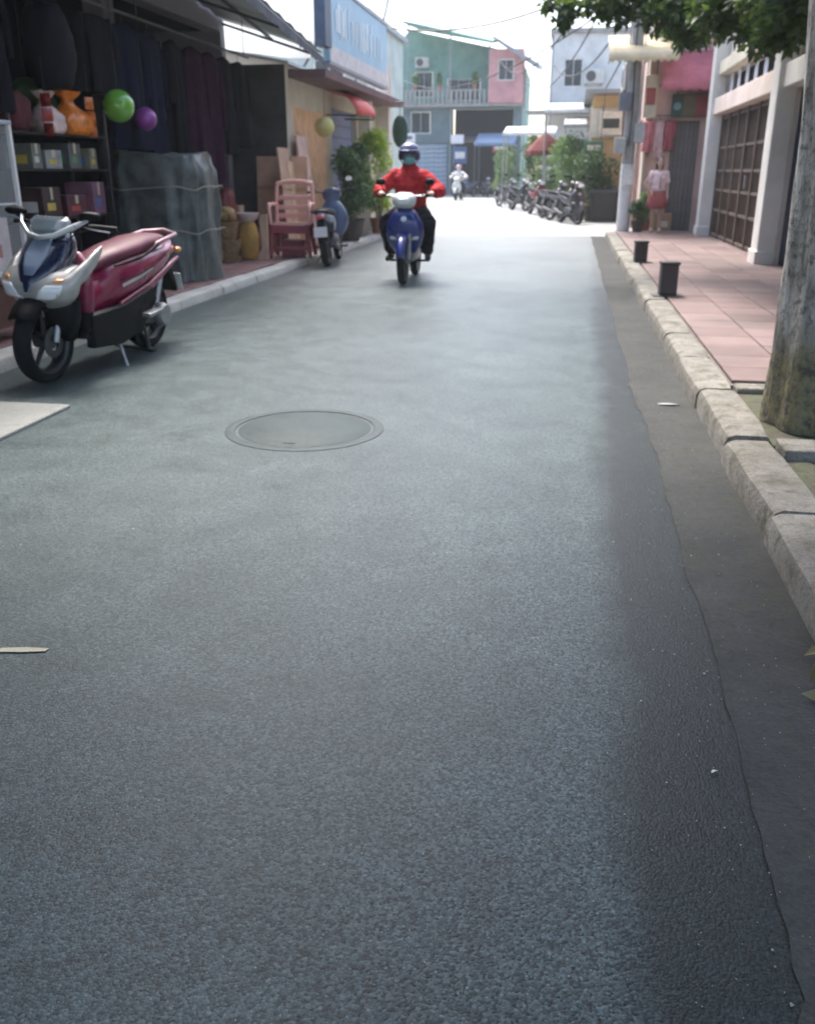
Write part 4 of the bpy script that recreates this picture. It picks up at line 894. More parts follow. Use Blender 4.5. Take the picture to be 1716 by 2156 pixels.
    for j_ in range(3):
        for i_ in range(8): q=j_*9+i_; F.append((q,q+1,q+10,q+9))
    o=raw_mesh('windscreen',V,F,C('smoked_screen',(0.10,0.13,0.15),rough=0.12,var=0.15,coat=0.6),t,True); o.modifiers.new('t','SOLIDIFY').thickness=.005
    MB().tube([(-.34,-.34,.975),(-.2,-.40,.985),(0,-.43,.97),(.2,-.40,.985),(.34,-.34,.975)],.014,10).build('handlebar',M_BLACK,t,smooth=60)
    for s in (-1,1):
        MB().tube([(s*.23,-.39,.983),(s*.37,-.325,.973)],[.019,.019],12).build('grip',M_BLACK,t,smooth=50)
        MB().tube([(s*.20,-.43,.98),(s*.28,-.445,.97),(s*.37,-.41,.96)],.006,6).build('brake_lever',M_ALU,t)
        mirror(t,s,s*.265,-.46,1.055,M_BLACK,(s*.17,-.42,.985),(.075,.02,.028))
    # floor, tunnel, body, seat
    MB().loft([(0,-.46,.31,.20,.03,4),(0,-.2,.295,.21,.035,4),(0,.02,.30,.20,.04,4)],16).build('floorboard',M_BLACK,t,smooth=50)
    MB().loft([(0,-.42,.44,.09,.13),(0,-.25,.43,.10,.13),(0,-.08,.50,.12,.18),(0,.05,.56,.14,.19)],16).build('tunnel',MAR,t,smooth=60)
    bd=MB().loft([(0,-.16,.50,.09,.13),(0,.0,.56,.165,.17),(0,.2,.60,.19,.165),(0,.45,.645,.19,.14),(0,.7,.69,.165,.11),(0,.9,.735,.115,.075),(0,1.03,.775,.05,.03)],24).build('body_panel',MAR,t,smooth=60)
    for s in (-1,1):
        MB().prism([(-.02,.40),(.42,.49),(.86,.68),(.86,.705),(.40,.545),(-.02,.455)],s*.165,s*.197,'x').build('side_trim',C('silver_trim',(0.45,0.42,0.43),rough=0.35,metal=0.4,coat=0.4) if s<0 else MAR,bd,bevel=.01)
        MB().prism([(-.42,.20),(-.05,.17),(.22,.22),(.46,.42),(.40,.52),(.0,.44),(-.42,.42)],s*.15,s*.215,'x').build('lower_side_panel',M_BLACK,t,bevel=.012)
    st=MB().loft([(0,-.13,.69,.07,.04),(0,.0,.735,.125,.055),(0,.2,.765,.15,.06),(0,.38,.785,.155,.062),(0,.48,.805,.15,.06),(0,.7,.825,.13,.045),(0,.83,.83,.09,.028),(0,.87,.83,.04,.012)],20).build('seat',SEAT,t,smooth=60)
    MB().tube([(-.10,.52,.77),(-.155,.66,.82),(-.14,.92,.855),(0,1.0,.87),(.14,.92,.855),(.155,.66,.82),(.10,.52,.77)],.016,10).build('grab_rail',C('rail_silver',(0.34,0.22,0.25),rough=0.35,metal=0.4),t,smooth=60)
    for s in (-1,1):
        MB().tube([(s*.172,.02,.60),(s*.194,.25,.62),(s*.192,.48,.66),(s*.165,.72,.735)],.004,6).build('panel_seam',M_BLACK,bd)
        MB().tube([(s*.158,-.02,.70),(s*.165,.15,.715),(s*.168,.35,.735),(s*.155,.55,.785),(s*.13,.75,.835)],.009,6).build('seat_gap',M_BLACK,bd,smooth=60)
        MB().prism([(.02,.555),(.30,.60),(.46,.645),(.44,.655),(.28,.615),(.02,.575)],s*.186,s*.1935,'x').build('side_decal',C('decal_silver',(0.5,0.48,0.48),rough=0.35,metal=0.3),bd)
        MB().tube([(s*.24,-.40,.975),(s*.16,-.50,.93),(s*.07,-.50,.85),(s*.04,-.45,.72)],.005,6).build('brake_cable',M_BLACK,t,smooth=60)
        MB().sph((s*.15,.93,.74),(.03,.04,.022),12,8).build('rear_indicator',M_AMBER,t,smooth=80)
    MB().loft([(0,-.72,.44,.06,.012,4),(0,-.735,.47,.065,.014,4),(0,-.735,.50,.05,.012,4)],14,'z').build('intake_grille',M_STEEL,t,smooth=50)
    MB().prism([(-.1,.20),(.36,.16),(.60,.22),(.62,.36),(.40,.44),(-.1,.30)],-.13,.12,'x').build('engine_block',M_BLACK,t,bevel=.02)
    MB().loft([(0,.93,.71,.09,.045),(0,1.0,.735,.085,.04),(0,1.06,.745,.04,.02)],14).build('tail_light',M_REDL,t,smooth=60)
    MB().prism([(.78,.70),(1.0,.60),(1.10,.40),(1.07,.39),(.96,.55),(.72,.62)],-.06,.06,'x').build('rear_fender',M_BLACK,t,bevel=.006)
    MB().box((0,1.095,.47),(.19,.006,.14),(R(18),0,0)).build('number_plate',M_WHITE,t)
    MB().loft([(.0,.05,.36,.13,.09),(.03,.3,.33,.14,.10),(.06,.5,.30,.10,.09),(.09,.72,.27,.05,.07)],18).build('engine',M_STEEL,t,smooth=50)
    MB().lathe([(.0001,.0),(.075,.0),(.09,-.03),(.09,-.06)],20,(.20,.62,.28),'x').build('transmission_cover',M_ALU,t,smooth=40)
    MB().tube([(-.13,.2,.27),(-.17,.42,.27),(-.175,.6,.33),(-.175,.95,.42)],[.02,.04,.055,.05],14).build('exhaust',M_STEEL,t,smooth=50)
    MB().tube([(.12,.0,.26),(.17,-.02,.14),(.235,-.05,.012)],[.013,.012,.011],8).build('side_stand',M_ALU,t)
    MB().tube([(.14,.38,.22),(.15,.42,.05),(.16,.5,.02),(-.16,.5,.02),(-.15,.42,.05),(-.14,.38,.22)],.013,8).build('centre_stand',M_STEEL,t)
    for s in (-1,1): MB().prism([(.22,.32),(.40,.34),(.42,.365),(.22,.35)],s*.20,s*.285,'x').build('pillion_peg',M_ALU,t,bevel=.005)
    MB().tube([(.11,.62,.35),(.12,.74,.72)],[.028,.028],10).build('shock_absorber',M_ALU,t)
    return t

def underbone(label, loc, rz, body, cowl, group=None, detail=True, lean=0.0, stand=True):
    M_CHROME = MC['chrome'] if detail else M_STEEL; M_ALU = MC['cast_aluminium'] if detail else M_STEEL
    t = thing('motorbike', label, 'motorbike', loc, rz, group); t.rotation_euler = (0, lean, rz)
    wheel(t,-.62,.285,.09,'spoke' if detail else 'cast',M_STEEL); wheel(t,.60,.285,.10,'spoke' if detail else 'cast',M_STEEL)
    for s in (-1,1): MB().tube([(s*.07,-.62,.285),(s*.07,-.53,.56),(s*.06,-.47,.74)],[.024,.022,.02],10).build('fork_leg',M_ALU,t,smooth=50)
    V=[];F=[];n=12
    for i in range(n+1):
        a=R(10+135*i/n)
        for dx,dr in ((-.055,-.04),(-.05,.012),(0,.026),(.05,.012),(.055,-.04)): V.append((dx,-.62-(.29+dr)*math.cos(a),.285+(.29+dr)*math.sin(a)))
    for i in range(n):
        for k in range(4): q=i*5+k; F.append((q,q+1,q+6,q+5))
    o=raw_mesh('front_fender',V,F,body,t,True); o.modifiers.new('t','SOLIDIFY').thickness=.005
    secs=[(0,-.38,.36,.13,.05),(0,-.42,.46,.20,.08),(0,-.44,.58,.235,.10),(0,-.45,.70,.225,.11),(0,-.46,.80,.17,.09),(0,-.45,.88,.11,.06)]
    sh=MB().loft(secs,24,'z').build('leg_shield',body,t,smooth=70)
    front_patch(sh,'emblem_plate',C('emblem_silver',(0.62,0.64,0.68),rough=0.3,metal=0.5),secs,[.735,.755,.775,.795],[-.018,-.035,-.035,-.018],[.018,.035,.035,.018])
    front_patch(sh,'indicator',M_LENS,secs,[.52,.54,.56],[.09,.10,.12],[.16,.175,.18],.004,(-1,1))
    hs=[(0,-.44,.88,.09,.05),(0,-.49,.93,.135,.085),(0,-.50,.99,.15,.09),(0,-.47,1.04,.13,.07),(0,-.44,1.07,.07,.03)]
    hc_=MB().loft(hs,22,'z').build('handlebar_cowl',cowl,t,smooth=70); front_patch(hc_,'headlight',M_LENS,hs,[.925,.945,.97,.995,1.01],[-.05,-.075,-.085,-.075,-.05],[.05,.075,.085,.075,.05])
    MB().tube([(-.34,-.33,1.03),(-.2,-.39,1.03),(0,-.43,1.01),(.2,-.39,1.03),(.34,-.33,1.03)],.013,10).build('handlebar',M_CHROME,t,smooth=60)
    for s in (-1,1):
        MB().tube([(s*.23,-.375,1.03),(s*.35,-.325,1.03)],[.018,.018],12).build('grip',M_BLACK,t,smooth=50)
        mirror(t,s,s*.30,-.42,1.19,M_BLACK,(s*.20,-.39,1.03),(.06,.02,.04))
    MB().loft([(0,-.40,.62,.05,.10),(0,-.2,.50,.07,.07),(0,.0,.52,.09,.09),(0,.2,.58,.11,.10)],14).build('centre_spine',body,t,smooth=60)
    MB().loft([(0,.05,.56,.10,.11),(0,.25,.60,.135,.12),(0,.5,.65,.125,.09),(0,.75,.70,.085,.06),(0,.88,.72,.04,.025)],18).build('body_panel',body,t,smooth=60)
    MB().loft([(0,-.02,.70,.07,.03),(0,.1,.735,.12,.045),(0,.4,.755,.13,.05),(0,.68,.78,.11,.04),(0,.78,.78,.06,.02)],18).build('seat',M_BLACK,t,smooth=60)
    MB().tube([(-.1,.6,.74),(-.12,.85,.78),(0,.92,.79),(.12,.85,.78),(.1,.6,.74)],.012,8).build('grab_rail',M_CHROME,t,smooth=60)
    MB().prism([(.55,.62),(.86,.64),(.95,.40),(.91,.39),(.80,.56),(.55,.57)],-.055,.055,'x').build('rear_fender',M_BLACK,t,bevel=.005)
    MB().loft([(0,.86,.70,.07,.035),(0,.92,.70,.05,.025)],12).build('tail_light',M_REDL,t,smooth=60)
    MB().box((0,.955,.50),(.19,.005,.14),(R(15),0,0)).build('number_plate',M_WHITE,t)
    MB().loft([(0,-.24,.33,.09,.08),(0,-.08,.33,.12,.11),(0,.12,.33,.13,.11),(0,.26,.36,.08,.08)],14).build('engine',M_ALU,t,smooth=50)
    MB().tube([(-.08,-.22,.28),(-.12,.0,.20),(-.14,.3,.24),(-.15,.78,.34)],[.016,.018,.04,.045],12).build('exhaust',M_CHROME,t,smooth=50)
    for s in (-1,1):
        MB().tube([(s*.08,.1,.30),(s*.09,.60,.285)],[.02,.018],8).build('swingarm',M_STEEL,t); MB().tube([(s*.10,.52,.32),(s*.11,.42,.64)],[.024,.024],10).build('shock_absorber',M_CHROME,t,smooth=50)
        MB().tube([(s*.08,-.02,.235),(s*.25,-.02,.235)],.015,8).build('foot_peg',M_BLACK,t)
    if stand: MB().tube([(.10,.1,.24),(.16,.12,.12),(.235,.16,.008)],[.012,.011,.01],8).build('side_stand',M_STEEL,t)
    return t

# ---------------------------------------------------------------- people
def hand_caps(w, d, side, palm=Vector((0,0,0))):
    """fist closed round a bar lying along x: palm over the bar, four bent fingers and a thumb under it"""
    out = [((w.x,w.y,w.z),.024,(w.x+d.x*.05,w.y+d.y*.05,w.z+d.z*.05),.028)]
    c = Vector((w.x+d.x*.06,w.y+d.y*.06,w.z+d.z*.06))
    for k,(off,L) in enumerate(((-.033,.9),(-.011,1.0),(.011,.96),(.033,.8))):
        a = c + Vector((side*off,-.012,.012)); m1 = a + Vector((0,-.034*L,-.004)); m2 = m1 + Vector((0,.002,-.030*L)); m3 = m2 + Vector((0,.022*L,-.006))
        out += [(a,.0105,m1,.0098),(m1,.0098,m2,.009),(m2,.009,m3,.008)]
    th = c + Vector((-side*.04,.012,-.006)); out += [(th,.012,th+Vector((-side*.006,-.018,-.026)),.0105),(th+Vector((-side*.006,-.018,-.026)),.0105,th+Vector((side*.008,-.036,-.034)),.009)]
    return out
def wrinkle(o, amp, f):
    from mathutils import noise as N
    me = o.data; nr = [v.normal.copy() for v in me.vertices]
    for v, n_ in zip(me.vertices, nr):
        p = v.co; d = N.noise(Vector((p.x*f, p.y*f, p.z*f*1.6))) + .5*(1 - 2*abs(N.noise(Vector((p.x*f*1.7+3, p.y*f*1.7, p.z*f*2.4))))) - .25
        v.co = p + n_*amp*d
    return o
def rider(label, loc, rz, jacket, trousers, helmet_m, mask_m):
    t = thing('person', label, 'person', loc, rz)
    sh = [Vector((s*.18,.04,1.255)) for s in (-1,1)]; el = [Vector((s*.375,-.04,1.075)) for s in (-1,1)]; wr = [Vector((s*.325,-.265,1.07)) for s in (-1,1)]
    hip = [Vector((s*.095,.20,.83)) for s in (-1,1)]; kn = [Vector((s*.26,-.22,.70)) for s in (-1,1)]; an = [Vector((s*.235,-.02,.33)) for s in (-1,1)]
    caps = [((0,.20,.84),(.155,.12,.10)),((0,.18,.94),.125,(0,.10,1.14),.14),((0,.07,1.23),(.17,.11,.10)),((0,.05,1.28),.055,(0,-.03,1.41),.05),((0,-.045,1.485),(.072,.092,.108)),((0,-.125,1.48),.014,(0,-.145,1.455),.014)]
    for i,s in enumerate((-1,1)):
        caps += [(sh[i],.058,el[i],.042),(el[i],.04,wr[i],.028),(hip[i],.085,kn[i],.06),(kn[i],.058,an[i],.042),(an[i],.04,(an[i].x,an[i].y-.04,.285),.035)]
        caps += hand_caps(wr[i],(Vector((s*.29,-.345,1.04))-wr[i]).normalized(),s) + [((s*.074,-.04,1.48),(.012,.02,.03))]
    body = capsules('body', caps, M_SKIN, t, .010, 4)
    jc = [((0,.19,.87),(.21,.17,.11)),((0,.16,.95),.19,(0,.08,1.14),.215),((0,.05,1.225),(.25,.165,.12)),((0,.045,1.29),.125,(0,.01,1.36),.085)]
    for i in (0,1): jc += [(sh[i],.088,el[i],.092),(el[i],.092,(wr[i]*.85+el[i]*.15),.06)]
    jk = capsules('jacket', jc, jacket, t, .012, 4); wrinkle(jk, .020, 8)
    MB().tube([(0,-.07,1.31),(0,-.098,1.2),(0,-.03,.98)],.006,6).build('zip', M_BLACK, jk)
    tc_ = [((0,.21,.83),(.175,.14,.105))]
    for i in (0,1): tc_ += [(hip[i],.115,kn[i],.10),(kn[i],.10,(an[i].x,an[i].y-.005,.37),.08)]
    wrinkle(capsules('trousers', tc_, trousers, t, .012, 4), .02, 7)
    for i,s in enumerate((-1,1)): capsules('shoe', [((an[i].x,an[i].y+.02,.285),(.045,.06,.04)),((an[i].x+s*.01,an[i].y-.05,.275),.043,(an[i].x+s*.02,an[i].y-.16,.268),.036)], M_SHOE, t, .010, 3)
    b = MB(); b.lathe([(.0001,.125),(.06,.118),(.105,.085),(.13,.03),(.137,-.03),(.132,-.075),(.120,-.078),(.122,-.03),(.115,.02),(.0001,.10)],28,(0,0,0),'z',True)
    for k,v in enumerate(b.v): b.v[k]=(v[0],v[1]*1.12-.035,max(v[2],-.012 if v[1]<-.055 else -1)+1.515)
    hm = b.build('helmet', helmet_m, t, smooth=60)
    b=MB(); V=[];F=[]
    for i in range(11):
        a=R(-65+13*i); V+=[(.135*math.sin(a),-.035-.148*math.cos(a),1.555),(.142*math.sin(a),-.045-.165*math.cos(a),1.545)]
        if i: F.append((2*i-2,2*i-1,2*i+1,2*i))
    o=raw_mesh('peak',V,F,helmet_m,hm); o.modifiers.new('t','SOLIDIFY').thickness=.006
    for s in (-1,1): MB().tube([(s*.115,-.03,1.45),(s*.075,-.06,1.39),(0,-.085,1.368)],.007,6).build('chin_strap',M_BLACK,hm)
    V=[];F=[]
    for j,(z,ry,rx) in enumerate(((1.39,.075,.062),(1.415,.098,.072),(1.44,.112,.078),(1.465,.112,.079),(1.485,.105,.078))):
        for i in range(11): a=R(-80+16*i); V.append((rx*math.sin(a),-.043-ry*math.cos(a)*.93-.004,z))
    for j in range(4):
        for i in range(10): q=j*11+i; F.append((q,q+1,q+12,q+11))
    o=raw_mesh('face_mask',V,F,mask_m,t,True); o.modifiers.new('t','SOLIDIFY').thickness=.003
    for s in (-1,1):
        e=MB().sph((s*.031,-.122,1.50),(.014,.010,.008),10,6).build('eye',C('eye_white',(0.7,0.68,0.66),rough=0.3),t,smooth=80); MB().sph((s*.031,-.1305,1.50),.0055,8,6).build('iris',M_HAIR,e)
    return t
def standing_person(label, loc, rz):
    t = thing('person', label, 'person', loc, rz)
    TOP = C('pink_white_top',(0.78,0.58,0.58),rough=0.85,var=0.15,bmp=0.3,bscale=25); SK = C('dark_red_skirt',(0.36,0.085,0.085),rough=0.85,var=0.25,bmp=0.4,bscale=20)
    caps=[((0,.0,.88),(.13,.095,.10)),((0,.01,.95),.11,(0,0,1.14),.115),((0,0,1.20),(.14,.09,.08)),((0,0,1.25),.045,(0,-.01,1.37),.043),((0,-.015,1.455),(.068,.085,.105)),((0,-.095,1.455),.012,(0,-.112,1.43),.012)]
    for s in (-1,1):
        ex,wx,wy,wz=(.195,.185,-.08,.78) if s>0 else (.29,.15,-.10,.90); kx=.075 if s>0 else .10; ky=-.01 if s>0 else -.06
        caps+=[((s*.145,.0,1.225),.048,(s*ex,.03,1.0),.037),((s*ex,.03,1.0),.036,(s*wx,wy,wz),.026),((s*.08,0,.82),.078,(s*kx,ky,.46),.05),((s*kx,ky,.46),.05,(s*.085,.01,.10),.034),((s*.085,.01,.07),.034,(s*.10,-.12,.035),.028),((s*.07,0,1.45),(.012,.018,.026))]
        w=Vector((s*wx,wy,wz)); caps.append((w,.026,w+Vector((0,-.02,-.06)),.03))
        for k,L in enumerate((.055,.065,.062,.05)):
            a=w+Vector((s*.0,-.045+.018*k,-.085)); caps.append((a,.009,a+Vector((-s*.008,-.012,-L*.6)),.0085)); caps.append((a+Vector((-s*.008,-.012,-L*.6)),.0085,a+Vector((-s*.02,-.014,-L)),.0075))
        a=w+Vector((-s*.005,-.045,-.04)); caps.append((a,.011,a+Vector((-s*.012,-.025,-.045)),.009))
    capsules('body',caps,M_SKIN,t,.010,4)
    tc_=[((0,0,.90),(.16,.125,.12)),((0,.01,.95),.135,(0,0,1.14),.14),((0,0,1.20),(.165,.11,.085))]
    for s in (-1,1): tc_.append(((s*.15,0,1.225),.065,(s*.185,.01,1.06),.058))
    tp=wrinkle(capsules('top',tc_,TOP,t,.012,4),.012,9)
    MB().tube([(0,-.141,1.16),(0,-.147,1.02),(0,-.142,.90)],.008,6).build('placket',C('dark_placket',(0.12,0.03,0.04)),tp)
    b=MB(); n=36; V=[]
    for z,rx,ry in ((.86,.155,.125),(.76,.185,.155),(.64,.205,.175),(.50,.225,.195)):
        for j in range(n): a=2*math.pi*j/n; k_=1+.05*math.sin(9*a)*(0.9-z)*2.2; V.append((rx*k_*math.cos(a),ry*k_*math.sin(a),z))
    F=[(i*n+j,i*n+(j+1)%n,(i+1)*n+(j+1)%n,(i+1)*n+j) for i in range(3) for j in range(n)]
    o=raw_mesh('skirt',V,F,SK,t,True); o.modifiers.new('t','SOLIDIFY').thickness=.006
    for s in (-1,1): capsules('sandal',[((s*.078,.02,.018),.03,(s*.088,-.13,.016),.03)],C('sandal',(0.35,0.2,0.17)),t,.012,2)
    capsules('hair',[((0,.02,1.49),(.082,.088,.09)),((-.045,.035,1.44),.05,(-.05,.05,1.33),.035),((.045,.035,1.44),.05,(.05,.05,1.33),.035)],M_HAIR,t,.010,3)
    for s in (-1,1): MB().sph((s*.028,-.093,1.467),(.012,.008,.006),8,6).build('eye',M_HAIR,t,smooth=80)
    MB().sph((0,-.09,1.405),(.02,.01,.005),8,6).build('mouth',C('lips',(0.45,0.16,0.14)),t,smooth=80)
    return t

scooter((-3.27, 6.07, 0.0), R(-4)).rotation_euler = (0, R(3.5), R(-4))
BLUE = C('blue_paint',(0.008,0.022,0.17),rough=0.3,var=0.15,coat=0.7); COWL = C('pale_cowl',(0.60,0.58,0.58),rough=0.35,var=0.1,coat=0.4)
RX, RY, RRZ = -1.97, 11.88, R(2)
underbone('blue motorbike with pale handlebar cowl being ridden down the street', (RX,RY,0.0), RRZ, BLUE, COWL, None, True, 0.0, False)
rider('person in red jacket, dark helmet and teal mask riding the blue motorbike', (RX,RY,0.0), RRZ, C('red_jacket',(0.50,0.026,0.032),rough=0.8,var=0.45,scale=8,bmp=1.0,bscale=11,spec=0.2), M_DARKCLOTH, C('navy_helmet',(0.03,0.045,0.14),rough=0.3,coat=0.7), C('teal_mask',(0.17,0.45,0.48),rough=0.85))
standing_person('person in pink top and dark red skirt standing before the pink house', (1.80,20.15,0.131), R(8)).scale = (.95,.95,.93)
# parked machines further up
DK = C('black_paint',(0.02,0.02,0.025),rough=0.35,coat=0.5); GR = C('grey_paint',(0.08,0.085,0.095),rough=0.35,coat=0.5); RD = C('wine_paint',(0.20,0.02,0.02),rough=0.35,coat=0.5); SB = C('slate_blue_paint',(0.07,0.11,0.20),rough=0.4,coat=0.4)
underbone('slate blue motorbike parked tail outward beside the pink plastic chair', (-3.50,13.95,0.0), R(186), SB, SB, None, False, R(4))
for x,y,rz,bm,lab in ((0.05,26.0,22,DK,'black motorbike parked nearest the utility pole, side on'),(-0.45,28.6,30,GR,'grey motorbike, second in the parked row beyond the pole'),(-1.05,31.4,18,RD,'wine red motorbike, third in the parked row beyond the pole'),(-1.75,34.6,26,DK,'black motorbike, fourth in the parked row under the awnings'),(-2.45,38.2,30,GR,'grey motorbike at the far end of the parked row')):
    underbone(lab,(x,y,-.008),R(rz),bm,bm if y<31 else GR,'motorbikes parked along the right side',False,R(3))
underbone('white fronted motorbike ridden at the far end of the street',(-5.35,47.0,-.008),R(-6),M_WHITE,M_WHITE,None,False)
rider('person in white shirt riding a white fronted motorbike far away',(-5.35,47.0,-.008),R(-6),C('white_shirt',(0.75,0.73,0.73),rough=0.8,bmp=0.3),M_DARKCLOTH,C('pink_helmet',(0.5,0.3,0.35),rough=0.3),C('white_mask',(0.7,0.72,0.72)))
# ---------------------------------------------------------------- goods and furniture on the left pavement
# glass cabinet on a wooden table
tb = thing('wooden_table', 'dark brown wooden table under the glass cabinet', 'table', (-4.42,6.25,0.106))
MB().bx(-.36,.36,-.5,.5,.42,.46).build('table_top',M_WOOD,tb,bevel=.006); MB().bx(.30,.33,-.46,.46,.10,.41).build('apron_board',C('reddish_wood',(0.13,0.05,0.035),rough=0.6,var=0.4,scale=8),tb)
for sx in (-1,1):
    for sy in (-1,1): MB().bx(sx*.32-.025,sx*.32+.025,sy*.46-.025,sy*.46+.025,0,.419).build('leg',M_WOOD,tb,bevel=.004)
gc = thing('glass_cabinet', 'white framed glass display cabinet at the left edge', 'cabinet', (-4.42,6.25,0.567))
MB().bx(-.30,.30,-.45,.45,0,.03).build('base',M_WHITE,gc); MB().bx(-.31,.31,-.46,.46,1.06,1.09).build('top',C('cabinet_top',(0.40,0.42,0.46)),gc,bevel=.004); MB().bx(-.28,.28,-.43,.43,.50,.515).build('shelf',M_LENS,gc)
for sx in (-1,1):
    for sy in (-1,1): MB().bx(sx*.29-.014,sx*.29+.014,sy*.44-.014,sy*.44+.014,.031,1.059).build('post',M_WHITE,gc)
MG, n_, l_, p_ = nt('cabinet_glass'); p_.inputs['Base Color'].default_value=(.85,.9,.9,1); p_.inputs['Roughness'].default_value=.05; p_.inputs['Alpha'].default_value=.12
MB().bx(.292,.296,-.425,.425,.035,1.055).build('pane',MG,gc); MB().bx(-.275,.275,-.446,-.442,.035,1.055).build('pane',MG,gc)
def crumple(name, label, cat, c, d, m, seed=1, amp=.12, e=3.2, tiers=9, group=None, rz=0, neck=False):
    """soft bag or bundle: closed lumpy solid standing on its base"""
    rr=random.Random(seed); ph=[rr.uniform(0,6.28) for _ in range(8)]; b=MB(); n=28; V=[]
    for i in range(tiers+1):
        t=i/tiers; k=(math.sin(math.pi*min(1,max(0,.10+.83*t)))**.35)
        if neck: k=(.86,.98,1.0,.98,.93,.80,.58,.30,.24,.46,.62)[min(10,int(round(t*10)))]
        for cx,cy in superell(n,e):
            a=math.atan2(cy,cx); q=1+amp*(math.sin(3*a+ph[0]+3*t)+.9*(1-2*abs(math.sin(3.5*a+ph[1]-4*t)))+.7*(1-2*abs(math.sin(6.5*a+ph[2]+5*t))))*.5
            V.append((cx*d[0]/2*k*q,cy*d[1]/2*k*q,d[2]*(t+.02*math.sin(5*a+ph[3])*(t>.5))))
    F=[(i*n+j,i*n+(j+1)%n,(i+1)*n+(j+1)%n,(i+1)*n+j) for i in range(tiers) for j in range(n)]+[tuple(range(n-1,-1,-1)),tuple(tiers*n+j for j in range(n))]
    b.add(V,F); o=b.build(name,m,None,smooth=80); o.location=c; o.rotation_euler=(0,0,rz); return tag(o,label,cat,group)
PATCH=[C('patch_white',(0.6,0.6,0.57)),C('patch_red',(0.42,0.06,0.05)),C('patch_yellow',(0.55,0.42,0.08)),C('patch_blue',(0.08,0.15,0.34)),C('patch_green',(0.08,0.25,0.10))]
def carton(label, c, d, m, rz=0, name='carton', tape=True):
    t=thing(name,label,'carton',c,rz); MB().bx(-d[0]/2,d[0]/2,-d[1]/2,d[1]/2,0,d[2]).build('box',m,t,bevel=.006)
    if tape: MB().bx(-d[0]*.2,d[0]*.3,-d[1]/2-.0025,-d[1]/2-.0005,d[2]*.2,d[2]*.55).build('label_patch',random.choice(PATCH),t); MB().bx(d[0]/2+.0005,d[0]/2+.0025,-d[1]*.3,d[1]*.15,d[2]*.25,d[2]*.5).build('label_patch',random.choice(PATCH),t)
    if tape: MB().bx(-d[0]/2-.001,d[0]/2+.001,-.025,.025,d[2]*.6,d[2]+.0015).build('tape',C('tape',(0.55,0.47,0.34),rough=0.35),t)
    return t
CARD=C('cardboard',(0.40,0.28,0.17),rough=0.85,var=0.15); CREAMB=C('cream_box',(0.64,0.60,0.48),rough=0.7,var=0.12); GREYB=C('grey_blue_plastic',(0.33,0.38,0.43),rough=0.35,var=0.35,scale=9); PINKB=C('pink_white_box',(0.62,0.52,0.50),rough=0.7)
crumple('plastic_bundle','grey-blue plastic bundle on the cabinet top shelf','bundle',(-4.42,6.35,1.083),(.46,.62,.40),GREYB,3,.2); crumple('plastic_bundle','pale grey wrapped bundle at the front of the cabinet shelf','bundle',(-4.40,5.95,1.083),(.34,.2,.30),C('pale_wrap',(0.45,0.5,0.52),rough=0.35,var=0.3,scale=10),8,.2)
carton('cream carton on the cabinet bottom',(-4.40,6.02,.598),(.40,.26,.36),CREAMB); carton('pinkish white carton behind the cream one in the cabinet',(-4.40,6.42,.598),(.42,.36,.38),PINKB)
st=MB().bx(-4.70,-4.03,5.05,5.55,.1065,.28).build('stone_step',plaster('pink_step',(0.50,0.36,0.34)),bevel=.012); tag(st,'pinkish stone step at the left edge below the cabinet','step')
# tarp thrown over a cart
rr=random.Random(4); n=120; V=[]; T_=18; ph=[rr.uniform(0,6.28) for _ in range(6)]
for i in range(T_+1):
    t=i/T_
    for cx,cy in superell(n,5):
        a=math.atan2(cy,cx); drape=.09*math.sin(5*a+ph[0]+2*t)+.11*(.5-abs(math.sin(6.5*a+ph[1]+1.5*t)))+.06*(.5-abs(math.sin(11.5*a+ph[2]-2*t))); hh=(1-t); flare=.98+.10*hh+drape*(hh**.5)*1.2+.012*math.sin(19*t+4*a)
        zz=1.36*t if i<T_ else 1.36; V.append((cx*.52*flare*(1 if t<.93 else .93),cy*.44*flare*(1 if t<.93 else .93),zz+(.03*math.sin(3*a+1)+.015*math.sin(8*a) if t>.5 else .02*math.sin(12*a))+ (0 if i<T_ else .015)))
for s_ in (.6,.25):
    for cx,cy in superell(n,4): V.append((cx*.5*s_,cy*.42*s_,1.385+.02*math.sin(6*cx+3*cy)*s_))
k=T_+3; F=[(i*n+j,i*n+(j+1)%n,(i+1)*n+(j+1)%n,(i+1)*n+j) for i in range(k-1) for j in range(n)]
b=MB().add(V,F+[tuple((k-1)*n+j for j in range(n))]); o=b.build('tarp_covered_cart',C('grey_tarp',(0.115,0.135,0.13),rough=0.4,var=0.6,scale=5,dirt=0.5,bmp=0.9,bscale=9),None,smooth=80); o.location=(-4.62,10.55,.108); tag(o,'goods cart shrouded in a grey plastic tarp behind the scooter','cart')
cart=bpy.data.objects['tarp_covered_cart']
for z_ in (.55,1.02): MB().tube([(cx*.565*(1.02+.03*math.sin(5*k)),cy*.485*(1.02+.03*math.sin(5*k)),z_+.02*math.sin(k*.7)) for k,(cx,cy) in enumerate(superell(48,4)+superell(48,4)[:1])],.007,6,False).build('rope',C('pale_rope',(0.34,0.32,0.26),rough=0.9),cart,smooth=60)
